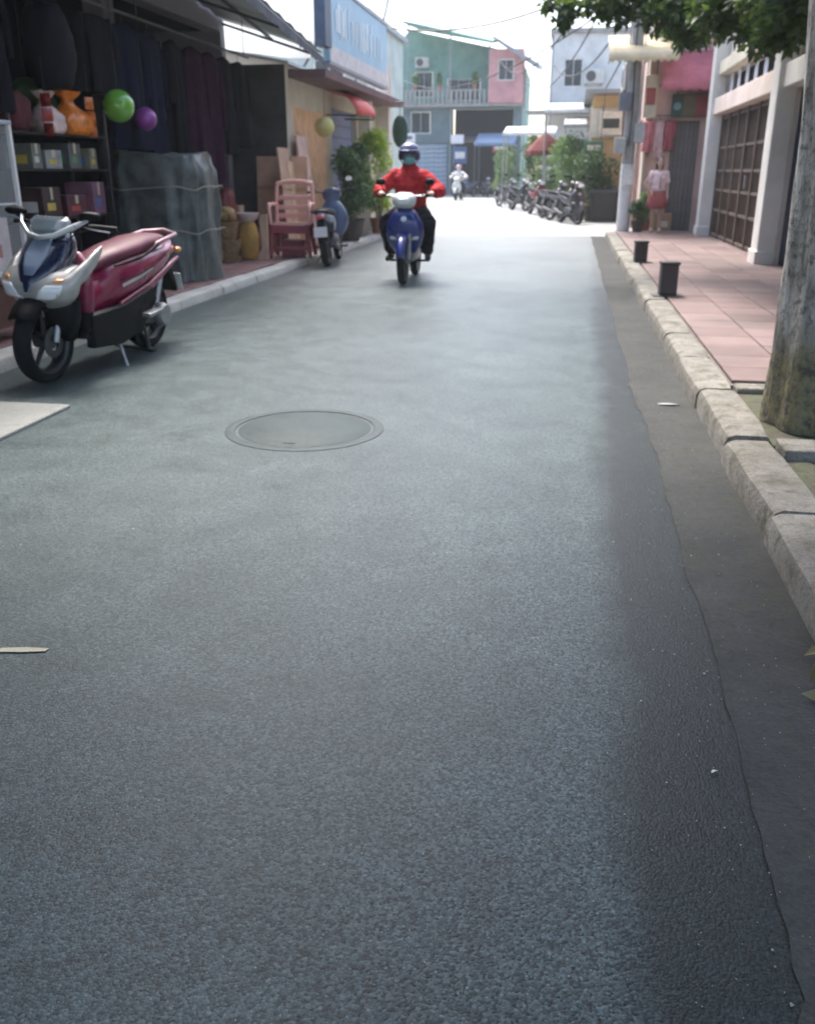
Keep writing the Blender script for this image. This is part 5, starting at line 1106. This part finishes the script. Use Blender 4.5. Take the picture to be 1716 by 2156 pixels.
# rack of dark shelves with toys and bags
rk=thing('shelf_rack','dark steel shelf rack with bright bags beyond the glass cabinet','rack',(-5.15,8.9,.108))
for x in (-.22,.22):
    for y in (-.9,.9): MB().bx(x-.015,x+.015,y-.015,y+.015,0,1.9).build('upright',M_STEEL,rk)
for z in (.25,.75,1.2,1.52): MB().bx(-.235,.235,-.915,.915,z,z+.02).build('shelf',C('shelf_dark',(0.03,0.028,0.028),rough=0.6,spec=0.2),rk)
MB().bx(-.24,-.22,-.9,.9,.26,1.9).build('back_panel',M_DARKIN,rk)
Z1=.108+1.54
ORG=C('orange_foil',(0.85,0.22,0.02),rough=0.35,var=0.6,scale=14); PKW=C('pink_foil',(0.72,0.55,0.50),rough=0.4,var=0.3,scale=12)
crumple('gift_bag','orange foil bag on the top shelf of the rack','bag',(-5.0,9.2,Z1),(.36,.46,.40),ORG,5,.2,3.2,10,None,0,True); crumple('gift_bag','pinkish white foil bag left of the orange bag','bag',(-5.05,8.86,Z1),(.30,.34,.38),PKW,6,.2,3.2,10,None,0,True); crumple('gift_bag','smaller orange and cream bag at the right end of the top shelf','bag',(-5.06,9.55,Z1),(.26,.24,.24),C('orange_cream_foil',(0.85,0.50,0.25),rough=0.4,var=0.4,scale=12),7,.2,3.2,10,None,0,True)
crumple('cloth_bundle','dark green cloth bundle behind the orange bag','bundle',(-5.45,9.35,1.63),(.3,.6,.52),C('dark_green_cloth',(0.035,0.06,0.02),rough=0.85,var=0.4,scale=7),9,.15); crumple('cloth_bundle','dark maroon cloth bundle on the top shelf, leftmost','bundle',(-5.1,8.3,Z1),(.34,.4,.34),C('maroon_cloth',(0.09,0.015,0.02),rough=0.85),12,.15)
for y_,z_,d_,cm,lab,rz_ in ((8.42,.108+1.22,(.26,.2,.22),(0.15,0.16,0.13),'olive grey carton on the second shelf of the rack',.1),(8.75,.108+1.22,(.26,.24,.17),(0.30,0.31,0.30),'pale grey carton on the second shelf of the rack',-.15),(9.12,.108+1.22,(.28,.26,.24),(0.10,0.105,0.10),'dark grey carton on the second shelf, middle',.05),(9.5,.108+1.22,(.26,.24,.2),(0.19,0.18,0.12),'dull yellow carton on the second shelf, right end',.2),(8.55,.108+.77,(.3,.4,.28),(0.05,0.022,0.022),'dark brown carton on the third shelf, left',.1),(9.05,.108+.77,(.3,.34,.2),(0.10,0.03,0.04),'wine carton on the third shelf, middle',-.1),(9.5,.108+.77,(.3,.34,.32),(0.20,0.09,0.14),'plum coloured carton on the third shelf, right',.12)):
    carton(lab,(-5.08,y_,z_),d_,C('bag_%d'%int(y_*100+z_*10),cm,rough=0.6,var=0.35,scale=8),rz_)
def ball(label,c,r,m,hang):
    t=thing('toy_ball',label,'ball',c,0,'toy balls'); MB().sph((0,0,0),r,24,16).build('ball',m,t,smooth=80); MB().tube([(0,0,r-.004),(0,0,hang-c[2])],.003,5).build('string',M_CABLE,t)
ball('bright green glossy ball hanging above the shelf rack',(-4.72,9.75,1.95),.165,C('green_ball',(0.16,0.42,0.05),rough=0.18,var=0.08,coat=0.8),3.38); ball('smaller purple ball hanging right of the green ball',(-4.75,10.45,1.86),.125,C('purple_ball',(0.30,0.05,0.32),rough=0.3,var=0.1,coat=0.5),3.38); ball('dull green ball hanging behind and left of the bright green one',(-5.3,9.0,2.02),.15,C('dull_green_ball',(0.05,0.10,0.035),rough=0.4,var=0.2),3.42)
# strips of snack packets hung before the rack
def packet_strip(label,x,y,z,m,n=5,seed=0):
    rr=random.Random(seed); t=thing('packet_strip',label,'packets',(x,y,z),rr.uniform(.2,.9),'strips of packets hung in the left shop'); MB().tube([(0,0,.3),(0,0,-.13*n)],.003,5).build('cord',M_CABLE,t)
    for k in range(n):
        b=MB(); zc=-.13*(k+.5); V=[];F=[]
        for j in range(6):
            for i in range(5):
                u,v_=(i-2)/2,(j-2.5)/2.5; V.append((u*.055*(1-.08*abs(v_)),-.006-.022*(1-u*u)*(1-v_*v_)+.003*rr.uniform(-1,1),zc+v_*.058))
        for j in range(6):
            for i in range(5):
                u,v_=(i-2)/2,(j-2.5)/2.5; V.append((u*.055*(1-.08*abs(v_)),.006+.018*(1-u*u)*(1-v_*v_),zc+v_*.058))
        for o_ in (0,30):
            for j in range(5):
                for i in range(4): q=o_+j*5+i; F.append((q,q+1,q+6,q+5))
        b.add(V,F); pk_=b.build('packet',m,t,smooth=70); pk_.rotation_euler=(0,0,rr.uniform(-.9,.9))
for k,(x,y,z,cm,lab,n_) in enumerate(((-4.88,9.42,2.02,(0.62,0.16,0.03),'short strip of orange packets hung behind the bright green ball',3),(-4.9,8.62,2.0,(0.34,0.035,0.03),'short strip of dull red packets hung left of the pinkish bag',3))): packet_strip(lab,x,y,z,C('packet_%d'%k,cm,rough=0.35,var=0.5,scale=30,coat=0.2),n_,60+k)
# hanging garments on a rail
rl=thing('clothes_rail','steel rail for clothes hung below the canopy','rail',(-5.0,9.0,2.95)); MB().tube([(0,-6.2,0),(0,5.9,0)],.016,8).build('tube',M_STEEL,rl)
for y_ in (-6.0,-2,2,5.7): MB().tube([(0,y_,0),(0,y_,.48)],.008,6).build('hanger_rod',M_STEEL,rl)
def garment(label,y,z,w,h,m,x=-5.0,seed=0,sleeve=True,name='hanging_garment',cat='garment'):
    rr=random.Random(seed); t=thing(name,label,cat,(x,y,z),rr.uniform(-.25,.25),'clothes hung in the left shop'); n=44; V=[]; ph=rr.uniform(0,6)
    pr=((0,.10,.03),(.03,.42,.05),(.08,.5,.07),(.3,.46,.08),(.6,.47,.09),(.85,.5,.10),(1,.52,.10))
    for q,hw,hd in pr:
        for j in range(n):
            a=2*math.pi*j/n; f=1+.30*math.sin(5*a+ph+1.2*q)*q**.6+.20*(.5-abs(math.sin(4.5*a+ph*2-q)))*q**.5; V.append((hd*math.cos(a)*f,hw*w*math.sin(a)*f,-q*h))
    F=[(i*n+j,(i+1)*n+j,(i+1)*n+(j+1)%n,i*n+(j+1)%n) for i in range(len(pr)-1) for j in range(n)]+[tuple(range(n)),tuple((len(pr)-1)*n+j for j in range(n))]
    g=MB().add(V,F).build('garment_body',m,t,smooth=80)
    if sleeve:
        for s in (-1,1): MB().tube([(0,s*.42*w,-.05*h),(.02,s*.55*w,-.25*h),(.03,s*.58*w,-.55*h)],[.06,.06,.05],10).build('sleeve',m,t,smooth=70)
    MB().tube([(0,0,-.01),(0,.0,.05),(0,.03,.08),(0,.02,.11)],.004,5).build('hanger_hook',M_STEEL,t); return t
GM=[('near_black_cloth',(0.010,0.010,0.014)),('dark_navy_cloth',(0.012,0.015,0.032)),('dark_plum_cloth',(0.036,0.012,0.03)),('charcoal_cloth',(0.014,0.014,0.017)),('dark_wine_cloth',(0.10,0.008,0.028))]
GM=[C(a_,c_,rough=0.9,spec=0.08,var=0.35,scale=8,bmp=0.4,bscale=18) for a_,c_ in GM]
gl=[(6.3,.8,1.25,4,'dark wine coat hanging leftmost above the glass cabinet'),(7.1,.75,1.15,4,'dark wine dress hanging second from the left edge'),(7.95,.8,1.05,0,'near black jacket hanging left of the large black bag'),(9.9,.55,.75,3,'charcoal shirt hanging above the bright green ball'),(10.6,.6,1.3,1,'navy coat hanging just right of the purple ball'),(11.25,.6,1.45,1,'long navy coat hanging above the tarp'),(11.95,.55,1.35,0,'near black coat hanging right of the tarp'),(12.6,.55,1.6,2,'plum dress hanging left of the brown heap'),(13.2,.5,1.75,2,'long plum dress hanging right above the brown heap'),(13.75,.5,1.3,3,'charcoal shirt hanging nearest the tan boards'),(14.4,.55,1.2,3,'charcoal coat hanging last before the cream house')]
for k,(y_,w_,h_,mi,lab) in enumerate(gl): garment(lab,y_,2.84,w_,h_,GM[mi],seed=k)
crumple('black_bag','large rounded black bag hanging below the canopy','bag',(-5.0,8.95,1.98),(.42,.5,.72),C('black_nylon',(0.006,0.007,0.012),spec=0.15,rough=0.65,var=0.3),15,.08,2.6)
bpy.data.objects['black_bag'].location=(-4.95,8.9,2.05); MB().tube([(0,0,.71),(0,0,.90)],.012,6).build('strap',M_BLACK,bpy.data.objects['black_bag'])
# brown heap: cartons, baskets, sack
BRN=C('brown_wicker',(0.22,0.14,0.07),rough=0.8,var=0.5,scale=22,bmp=0.8,bscale=50); OLV=C('olive_carton',(0.24,0.20,0.12),rough=0.8,var=0.3)
def basket(label,c,r,h,m,rz=0):
    t=thing('basket',label,'basket',c,rz,'wicker baskets'); MB().lathe([(r*.72,0),(r*.86,h*.35),(r*.98,h*.8),(r,h),(r*.95,h),(r*.92,h*.8),(r*.8,h*.35),(r*.66,.02)],28,closed=True).build('wicker_wall',m,t,smooth=50); MB().lathe([(.0001,.012),(r*.7,.012),(r*.7,.022),(.0001,.022)],20).build('bottom',m,t)
    rim=MB(); rim.tube([(r*math.cos(a),r*math.sin(a),h) for a in np.linspace(0,2*math.pi,29)],.012,6,False); rim.build('rim',m,t,smooth=60)
basket('wide brown basket at the foot of the goods heap',(-4.75,12.55,.108),.27,.30,BRN); basket('brown basket stacked in the wide basket',(-4.75,12.55,.36),.25,.28,BRN); basket('darker brown basket behind the yellow sack',(-5.15,13.15,.108),.26,.45,C('dark_wicker',(0.12,0.07,0.035),rough=0.8,var=0.5,scale=22))
carton('olive brown carton right of the tarp',(-5.2,12.4,.108),(.42,.42,.42),OLV,.2); carton('smaller brown carton on the olive carton',(-5.18,12.4,.53),(.34,.34,.3),CARD,-.1); carton('upright cardboard carton beside the chair back',(-5.0,13.7,.108),(.34,.3,.72),CARD,.1)
carton('reddish carton on the dark basket heap',(-5.25,13.2,.556),(.36,.36,.32),C('red_brown_carton',(0.20,0.06,0.05),rough=0.8),.1)
sk=crumple('sack','yellow ochre sack with open pinkish top, left of the pink chair','sack',(-4.52,13.05,.108),(.30,.30,.52),C('ochre_sack',(0.48,0.27,0.07),rough=0.8,var=0.35,scale=6,bmp=0.4,bscale=40),21,.08,2.6); MB().lathe([(.05,.50),(.14,.56),(.165,.64),(.15,.645),(.12,.57),(.04,.52)],16,closed=True).build('sack_mouth',C('pink_sack_mouth',(0.66,0.52,0.50),rough=0.8),sk,smooth=60)
st2=thing('plank','pale planks standing upright beside the sack','plank',(-4.28,13.05,.108))
MB().bx(-.05,.05,-.02,.02,0,.62).build('board',C('pale_plank',(0.60,0.42,0.30),rough=0.7,var=0.2,scale=12),st2)
# pink plastic armchair facing the street
PCH=C('pink_orange_plastic',(0.78,0.42,0.35),rough=0.42,var=0.12); PCD=C('deep_red_plastic',(0.28,0.05,0.07),rough=0.45,var=0.15)
ch=thing('plastic_chair','pink plastic armchair with slatted back by the tan boards','chair',(-4.03,13.62,.108),R(8)); ch.scale=(1.25,1.15,1.15)
V=[];F=[]; n=10
MB().loft([(0,-.24,.42,.22,.018,4),(0,-.1,.415,.225,.02,4),(0,.1,.405,.225,.02,4),(0,.24,.40,.21,.018,4)],20).build('seat',PCH,ch,smooth=50)
for s in (-1,1):
    MB().tube([(s*.215,.23,.40),(s*.225,.29,.66),(s*.215,.34,.89)],[.028,.026,.024],10).build('back_post',PCH,ch,smooth=60)
    MB().tube([(s*.22,-.22,.40),(s*.235,-.23,.60),(s*.24,-.17,.65),(s*.24,.1,.645),(s*.225,.29,.64)],[.022,.022,.025,.025,.022],10).build('arm',PCH,ch,smooth=60)
    for y0,y1 in ((-.22,-.255),(.22,.29)): MB().tube([(s*.20,y0,.405),(s*.235,y1,.0)],[.034,.024],10).build('leg',PCD,ch,smooth=60)
MB().tube([(-.215,.34,.885),(-.1,.352,.915),(0,.355,.922),(.1,.352,.915),(.215,.34,.885)],.028,10).build('top_rail',PCH,ch,smooth=60)
for z,y in ((.50,.265),(.60,.285),(.72,.31)): MB().bx(-.205,.205,y-.012,y+.012,z-.03,z+.03).build('back_slat',PCH,ch,bevel=.008)
MB().bx(-.20,.20,-.262,-.238,.30,.40).build('front_apron',PCD,ch,bevel=.008); MB().bx(-.20,.20,-.26,-.24,.10,.14).build('leg_rail',PCD,ch,bevel=.006)
carton('dark wine crate standing under the pink chair',(-4.02,13.66,.108),(.34,.32,.24),PCD,R(8),'crate',False)
# tan boards against the wall, lamp, notice
TAN=C('lit_tan_board2',(0.54,0.36,0.24),rough=0.7,var=0.2,scale=5)
for k,(y_,h_,w_,cm,lab) in enumerate(((14.75,1.55,.55,(0.55,0.36,0.26),'brown board leaning leftmost against the shop end'),(15.2,1.35,.6,(0.74,0.52,0.34),'tan board leaning in the middle behind the pink chair'),(15.75,1.75,.6,(0.72,0.50,0.44),'pinkish board leaning rightmost behind the pink chair'))):
    t=thing('leaning_board',lab,'board',(-4.50+.02*k,y_,.108),0); MB().box((.09,0,h_/2),(.03,w_,h_),(0,R(-5),0)).build('sheet',C('board_%d'%k,cm,rough=0.7,var=0.2,scale=4,dirt=0.2),t,bevel=.004)
    for z in (.28,.62): MB().box((.117+.045-.09*z,0,z*h_),(.012,w_*.92,.05),(0,R(-5),0)).build('batten',TAN,t)
bp=thing('plywood_panel','wide peach plywood panel propped behind the pink chair','board',(-4.62,15.12,.108)); MB().box((0,.02,.72),(.86,.025,1.42),(R(-5),0,0)).build('sheet',C('peach_ply',(0.78,0.50,0.34),rough=0.7,var=0.2,scale=4,dirt=0.2),bp,bevel=.004)
for z in (.35,.95): MB().box((0,-.012+.087*(z-.72)+.005,z),(.84,.018,.05),(R(-5),0,0)).build('batten',TAN,bp)
lt=thing('yellow_lantern','yellow paper lantern hung left of the red awning','lantern',(-4.15,16.2,2.02)); MB().lathe([(.05,.15),(.13,.11),(.17,.02),(.16,-.06),(.10,-.14),(.05,-.16)],20).build('shade',C('yellow_paper',(0.55,0.50,0.20),rough=0.7),lt,smooth=50); MB().tube([(0,0,.15),(0,0,.92)],.005,5).build('cord',M_CABLE,lt)
# potted shrubs
def potted(label,loc,w,h,ph_,potm,leafm,k,leaf=.09,lm2=None,group='potted shrubs'):
    t=thing('potted_shrub',label,'plant',loc,0,group); MB().lathe([(.0001,0),(ph_*.42,0),(ph_*.52,ph_*.5),(ph_*.62,ph_*.92),(ph_*.66,ph_),(ph_*.58,ph_),(ph_*.54,ph_*.86),(.0001,ph_*.86)],24).build('pot',potm,t,smooth=45)
    for q in range(5):
        a=q*1.26+.3; MB().tube([(.03*math.cos(a),.03*math.sin(a),ph_*.8),(.12*w*math.cos(a),.12*w*math.sin(a),ph_+.3*(h-ph_)),(.3*w*math.cos(a),.3*w*math.sin(a),ph_+.75*(h-ph_))],[.016,.012,.006],6).build('stem',M_BARK,t)
    cs_=[]; rd_=[]; pe_=[]
    for q in range(16):
        a=random.uniform(0,6.28); r=random.uniform(0,.38)*w; z=random.uniform(.15,.95); cs_.append((r*math.cos(a)*(1.1-.5*z),r*math.sin(a)*(1.1-.5*z),ph_+z*(h-ph_))); rd_.append(random.uniform(.14,.26)*w); pe_.append(k//16)
    leaves(clumps(cs_,rd_,pe_,.9),leaf,leafm,'foliage',t)
    return t
POT=C('dark_pot',(0.06,0.05,0.045),rough=0.7,var=0.3); POT2=C('terracotta_pot',(0.34,0.15,0.09),rough=0.75,var=0.25)
potted('dark leafy potted shrub standing before the blue-grey door',(-3.92,17.0,.106),.95,1.55,.36,POT,M_LEAF2,2600); potted('second dark potted shrub just behind the first, before the door',(-4.1,18.1,.106),1.0,1.65,.34,POT,M_LEAF2,2600); potted('yellow-green potted shrub behind the red-jacketed rider',(-3.85,19.3,.106),1.05,1.95,.3,POT2,M_LEAFY,3000)
M_LEAFP=leaf_material('pale_shrub_leaf',(0.06,0.13,0.05),(0.22,0.34,0.13),.3)
for k,(x,y,w,h,mm,lab) in enumerate(((0.25,27.4,1.2,1.5,M_LEAF2,'dark green shrub beside the ochre wall corner'),(-0.45,29.9,1.3,1.9,M_LEAFP,'pale green shrub behind the second parked motorbike'),(-0.3,32.2,1.4,1.8,M_LEAFP,'pale green shrub below the dark red parasol'),(-1.25,35.4,1.3,2.0,M_LEAFP,'tall pale shrub between the two white awnings'),(-2.05,40.0,1.2,2.2,M_LEAF2,'farthest shrub, before the tall pale house'))):
    potted(lab,(x+.42,y,-.008),w*1.25,h*1.22,.4,POT,mm,2200,.11,None,'shrubs along the right side')
t=thing('storage_bin','dark covered bin at the foot of the ochre wall','bin',(1.0,27.2,-.01)); MB().loft([(0,0,0,.34,.28,6),(0,0,.75,.40,.33,6)],24,'z').build('bin_body',C('dark_bin',(0.035,0.035,0.032),rough=0.6,var=0.3),t,smooth=40); MB().loft([(0,0,.751,.43,.36,6),(0,0,.80,.43,.36,6),(0,0,.86,.3,.25,6)],24,'z').build('lid',C('bin_lid',(0.05,0.05,0.048),rough=0.6),t,smooth=40)
# ---------------------------------------------------------------- clutter further up the street
def ac_unit(label, x, y, z, face):
    t=thing('air_conditioner',label,'air conditioner',(x,y,z),0,'outdoor air conditioning units'); sx,sy=(.4,.15) if face=='y' else (.15,.4)
    MB().bx(-sx,sx,-sy,sy,0,.55).build('casing',C('ac_white',(0.62,0.62,0.58),rough=0.6,dirt=0.4),t,bevel=.015)
    MB().lathe([(.0001,0),(.2,0),(.2,.012),(.0001,.012)],20,(-.12,-.165,.28) if face=='y' else (-.165,-.12,.28),'y' if face=='y' else 'x').build('fan_grille',M_STEEL,t)
    for d in (-.3,.3): MB().bx(*((d-.02,d+.02,-.13,.35,-.05,-.003) if face=='y' else (-.13,.35,d-.02,d+.02,-.05,-.003))).build('bracket',M_STEEL,t)
ac_unit('white air conditioner on the green upper wall of the end house',-8.8,57.5,6.95,'y'); ac_unit('white air conditioner on the front of the tall pale house',.75,41.75,4.7,'y'); ac_unit('white air conditioner high on the pink house side wall',1.25,24.2,3.1,'x')
def hang_sign(label,x,y,z,w,h,m,m2,rz=0,top=None):
    t=thing('hanging_sign',label,'sign',(x,y,z),rz,'small shop signs'); MB().bx(-w/2,w/2,-.04,.04,0,h).build('board',m,t,bevel=.012); MB().bx(-w*.36,w*.36,-.047,-.0405,h*.3,h*.7).build('pale_band',m2,t)
    for d in (-w*.35,w*.35): MB().tube([(d,0,h-.005),(d,0,h+(top or .35))],.01,5).build('rod',M_STEEL,t)
WB=C('sign_pale',(0.72,0.72,0.70)); RB=C('sign_faded_red',(0.42,0.10,0.09)); BB=C('sign_slate_blue',(0.07,0.13,0.26)); CB=C('sign_cream',(0.66,0.60,0.46)); GB_=C('sign_deep_green',(0.05,0.14,0.08)); DKB=C('sign_dark_mark',(0.04,0.045,0.035))
hang_sign('slate blue sign below the white box sign at the street end',-6.3,55.7,1.75,.8,.9,BB,WB,0,.12); hang_sign('faded red sign at the right of the end house entrance',-4.0,55.85,2.35,.9,.45,RB,WB); hang_sign('pale sign at the left of the end house shutter',-9.6,55.95,2.9,1.3,.5,WB,BB,0,1.4)
hang_sign('cream sign with dark mark on the ochre house front',1.05,27.8,2.25,.62,.62,CB,DKB,0,.45); hang_sign('deep green sign hung before the ochre house',.62,27.5,1.75,.5,.35,GB_,CB,0,.9); hang_sign('upright cream sign fixed beside the utility pole',1.55,20.95,2.35,.26,.8,CB,RB,0,.3)
for k,(x,y,rz,bm,lab) in enumerate(((-8.3,53.8,25,DK,'black motorbike parked left before the end house'),(-5.6,54.2,-20,SB,'slate blue motorbike parked before the end house entrance'),(-4.6,53.6,15,DK,'black motorbike parked right before the end house'))): underbone(lab,(x,y,-.008),R(rz),bm,bm,'motorbikes parked before the end house',False,R(3))
for k,(x,y,rz,bm,lab) in enumerate(((-.15,27.3,35,DK,'black motorbike tucked between the first two parked ones'),)): underbone(lab,(x,y,-.008),R(rz),bm,bm,'motorbikes parked along the right side',False,R(3))
tarp=awning('blue_tarp','faded blue tarp shade right of the end house entrance',-5.2,-3.0,55.3,52.6,3.35,2.75,.18,C('faded_blue_tarp',(0.13,0.21,0.34),rough=0.8,var=0.25),C('faded_blue_tarp2',(0.11,0.18,0.30),rough=0.8))
for x,y,z in ((-5.15,52.65,2.7),(-3.05,52.65,2.7),(-5.15,55.25,3.3),(-3.05,55.25,3.3)): Wp(MB().cyl((x,y,-.02),(x,y,z),.03,n=8),'post',M_STEEL,tarp)
ta2=awning('grey_awning','grey tin awning over the ochre house side',-.25,.5,31.9,29.0,2.95,2.6,.1,M_TIN,M_TIN)
for k,(x,y,w,h,mm,lab) in enumerate(((-9.4,50.5,1.5,2.2,M_LEAF2,'dark shrub left of the far road before the shutter'),(-3.2,46.5,1.4,2.4,M_LEAFP,'pale shrub beyond the second white awning'),(-3.1,50.6,1.5,2.6,M_LEAF2,'dark shrub right of the blue tarp shade'))): potted(lab,(x,y,-.008),w,h,.4,POT2 if k%2 else POT,mm,1800,.12,None,'shrubs further up the street')
for k,(x,y,z,lab) in enumerate(((-9.0,56.0,5.71,'small green plant on the balcony rail, left'),(-7.6,56.0,5.71,'small green plant on the balcony rail, middle'),(-5.6,56.0,5.71,'small green plant on the balcony rail, right'))): potted(lab,(x,56.24,z-.005),.6,.85,.22,POT2,M_LEAFP,500,.10,None,'balcony plants')
for k,(x,y,d,cm,lab) in enumerate(((.35,30.6,(.5,.4,.55),(0.40,0.28,0.17),'brown carton behind the grey parked motorbike'),(-2.6,42.0,(.7,.5,.5),(0.70,0.71,0.72),'white foam box before the tall pale house'))): carton(lab,(x,y,-.008),d,C('far_box_%d'%k,cm,rough=0.8),.3*k,'goods_box',False)
for k,(x,w_,h_,cm,lab) in enumerate(((1.62,.26,.6,(0.55,0.20,0.22),'dull red shirt hung on the pink wall by the pole'),(1.80,.24,.7,(0.62,0.42,0.42),'pale pink shirt hung on the pink wall'),(1.97,.22,.55,(0.42,0.12,0.14),'wine shirt hung nearest the grey shutter'))):
    g_=garment(lab,21.08,2.3,w_,h_,C('wall_cloth_%d'%k,cm,rough=0.9,spec=0.1,var=0.3,scale=9),x=x,seed=40+k); g_.rotation_euler=(0,0,R(90)); g_['group']='clothes hung on the pink wall'
rl2=thing('clothes_rail','thin rail on the pink wall for the hung shirts','rail',(1.8,21.1,2.40)); MB().tube([(-.24,0,0),(.24,0,0)],.008,6).build('tube',M_STEEL,rl2)
for d in (-.22,.22): MB().tube([(d,0,0),(d,.1,0)],.007,6).build('wall_bracket',M_STEEL,rl2)
potted('small potted plant on the pavement beside the pink house corner',(1.62,20.75,.131),.5,.75,.24,POT2,M_LEAFP,700,.07); potted('dark potted plant left of the standing person',(1.45,20.2,.131),.45,.6,.22,POT,M_LEAF2,600,.07)
carton('brown carton against the pink wall behind the standing person',(2.0,20.95,.131),(.36,.3,.34),CARD,.1)
for k,(p,q,d,lab) in enumerate((((1.17,20.4,5.1),(-4.5,24.5,4.6),.45,'lowest black cable crossing the street near the pole'),((1.17,20.4,4.7),(-10.8,57.2,6.9),1.4,'long black cable to the left end of the far house'),((.9,20.4,5.3),(-2.95,57.2,6.6),1.6,'black cable from the crossarm to the pink bay'),((1.6,20.4,5.25),(.56,33,3.3),.4,'cable from the pole down to the ochre house'))): tag(MB().tube(sag(p,q,d),.02,6).build('cable',M_CABLE,smooth=60),lab,'cable','overhead cables')
for x,y,z0,z1,lab,rt in ((-7.0,56.93,0,4.8,None,he),(-2.75,57.1,0,6.4,None,he),(-.99,42.6,0,6.5,None,hw)): Wp(MB().tube([(x,y,z0),(x,y,z1)],.05,8),'drainpipe',C('pipe_grey',(0.36,0.37,0.38)),rt)
# dark red bundles and trays in the brown heap
for k,(x,y,z,d,cm,lab) in enumerate(((-4.98,13.42,.108,(.3,.3,.95),(0.20,0.03,0.03),'tall dark red wrapped bundle behind the ochre sack'),(-4.78,12.2,.108,(.3,.26,.26),(0.34,0.22,0.08),'golden brown bag between the tarp and the baskets'),(-4.72,12.6,.645,(.34,.34,.2),(0.40,0.25,0.10),'golden bundle on top of the stacked baskets'),(-5.2,12.42,.835,(.3,.28,.22),(0.24,0.10,0.06),'brown bundle on top of the small carton'))): crumple('goods_bundle',lab,'bundle',(x,y,z),d,C('heap_%d'%k,cm,rough=0.6,var=0.5,scale=16),30+k,.2)
# ---------------------------------------------------------------- air
hz=MB().bx(-60,60,-30,90,-1.2,12.0).mesh('haze'); o=bpy.data.objects.new('haze',hz); COL.objects.link(o); o['kind']='stuff'; o['label']='thin pale haze in the air of the street'
m=bpy.data.materials.new('haze_air'); m.use_nodes=True; n=m.node_tree.nodes; n.remove(n['Principled BSDF']); v=n.new('ShaderNodeVolumePrincipled'); v.inputs['Color'].default_value=(.88,.95,1,1); v.inputs['Density'].default_value=0.0011; v.inputs['Anisotropy'].default_value=0.0
m.node_tree.links.new(v.outputs[0],n['Material Output'].inputs['Volume']); hz.materials.append(m)
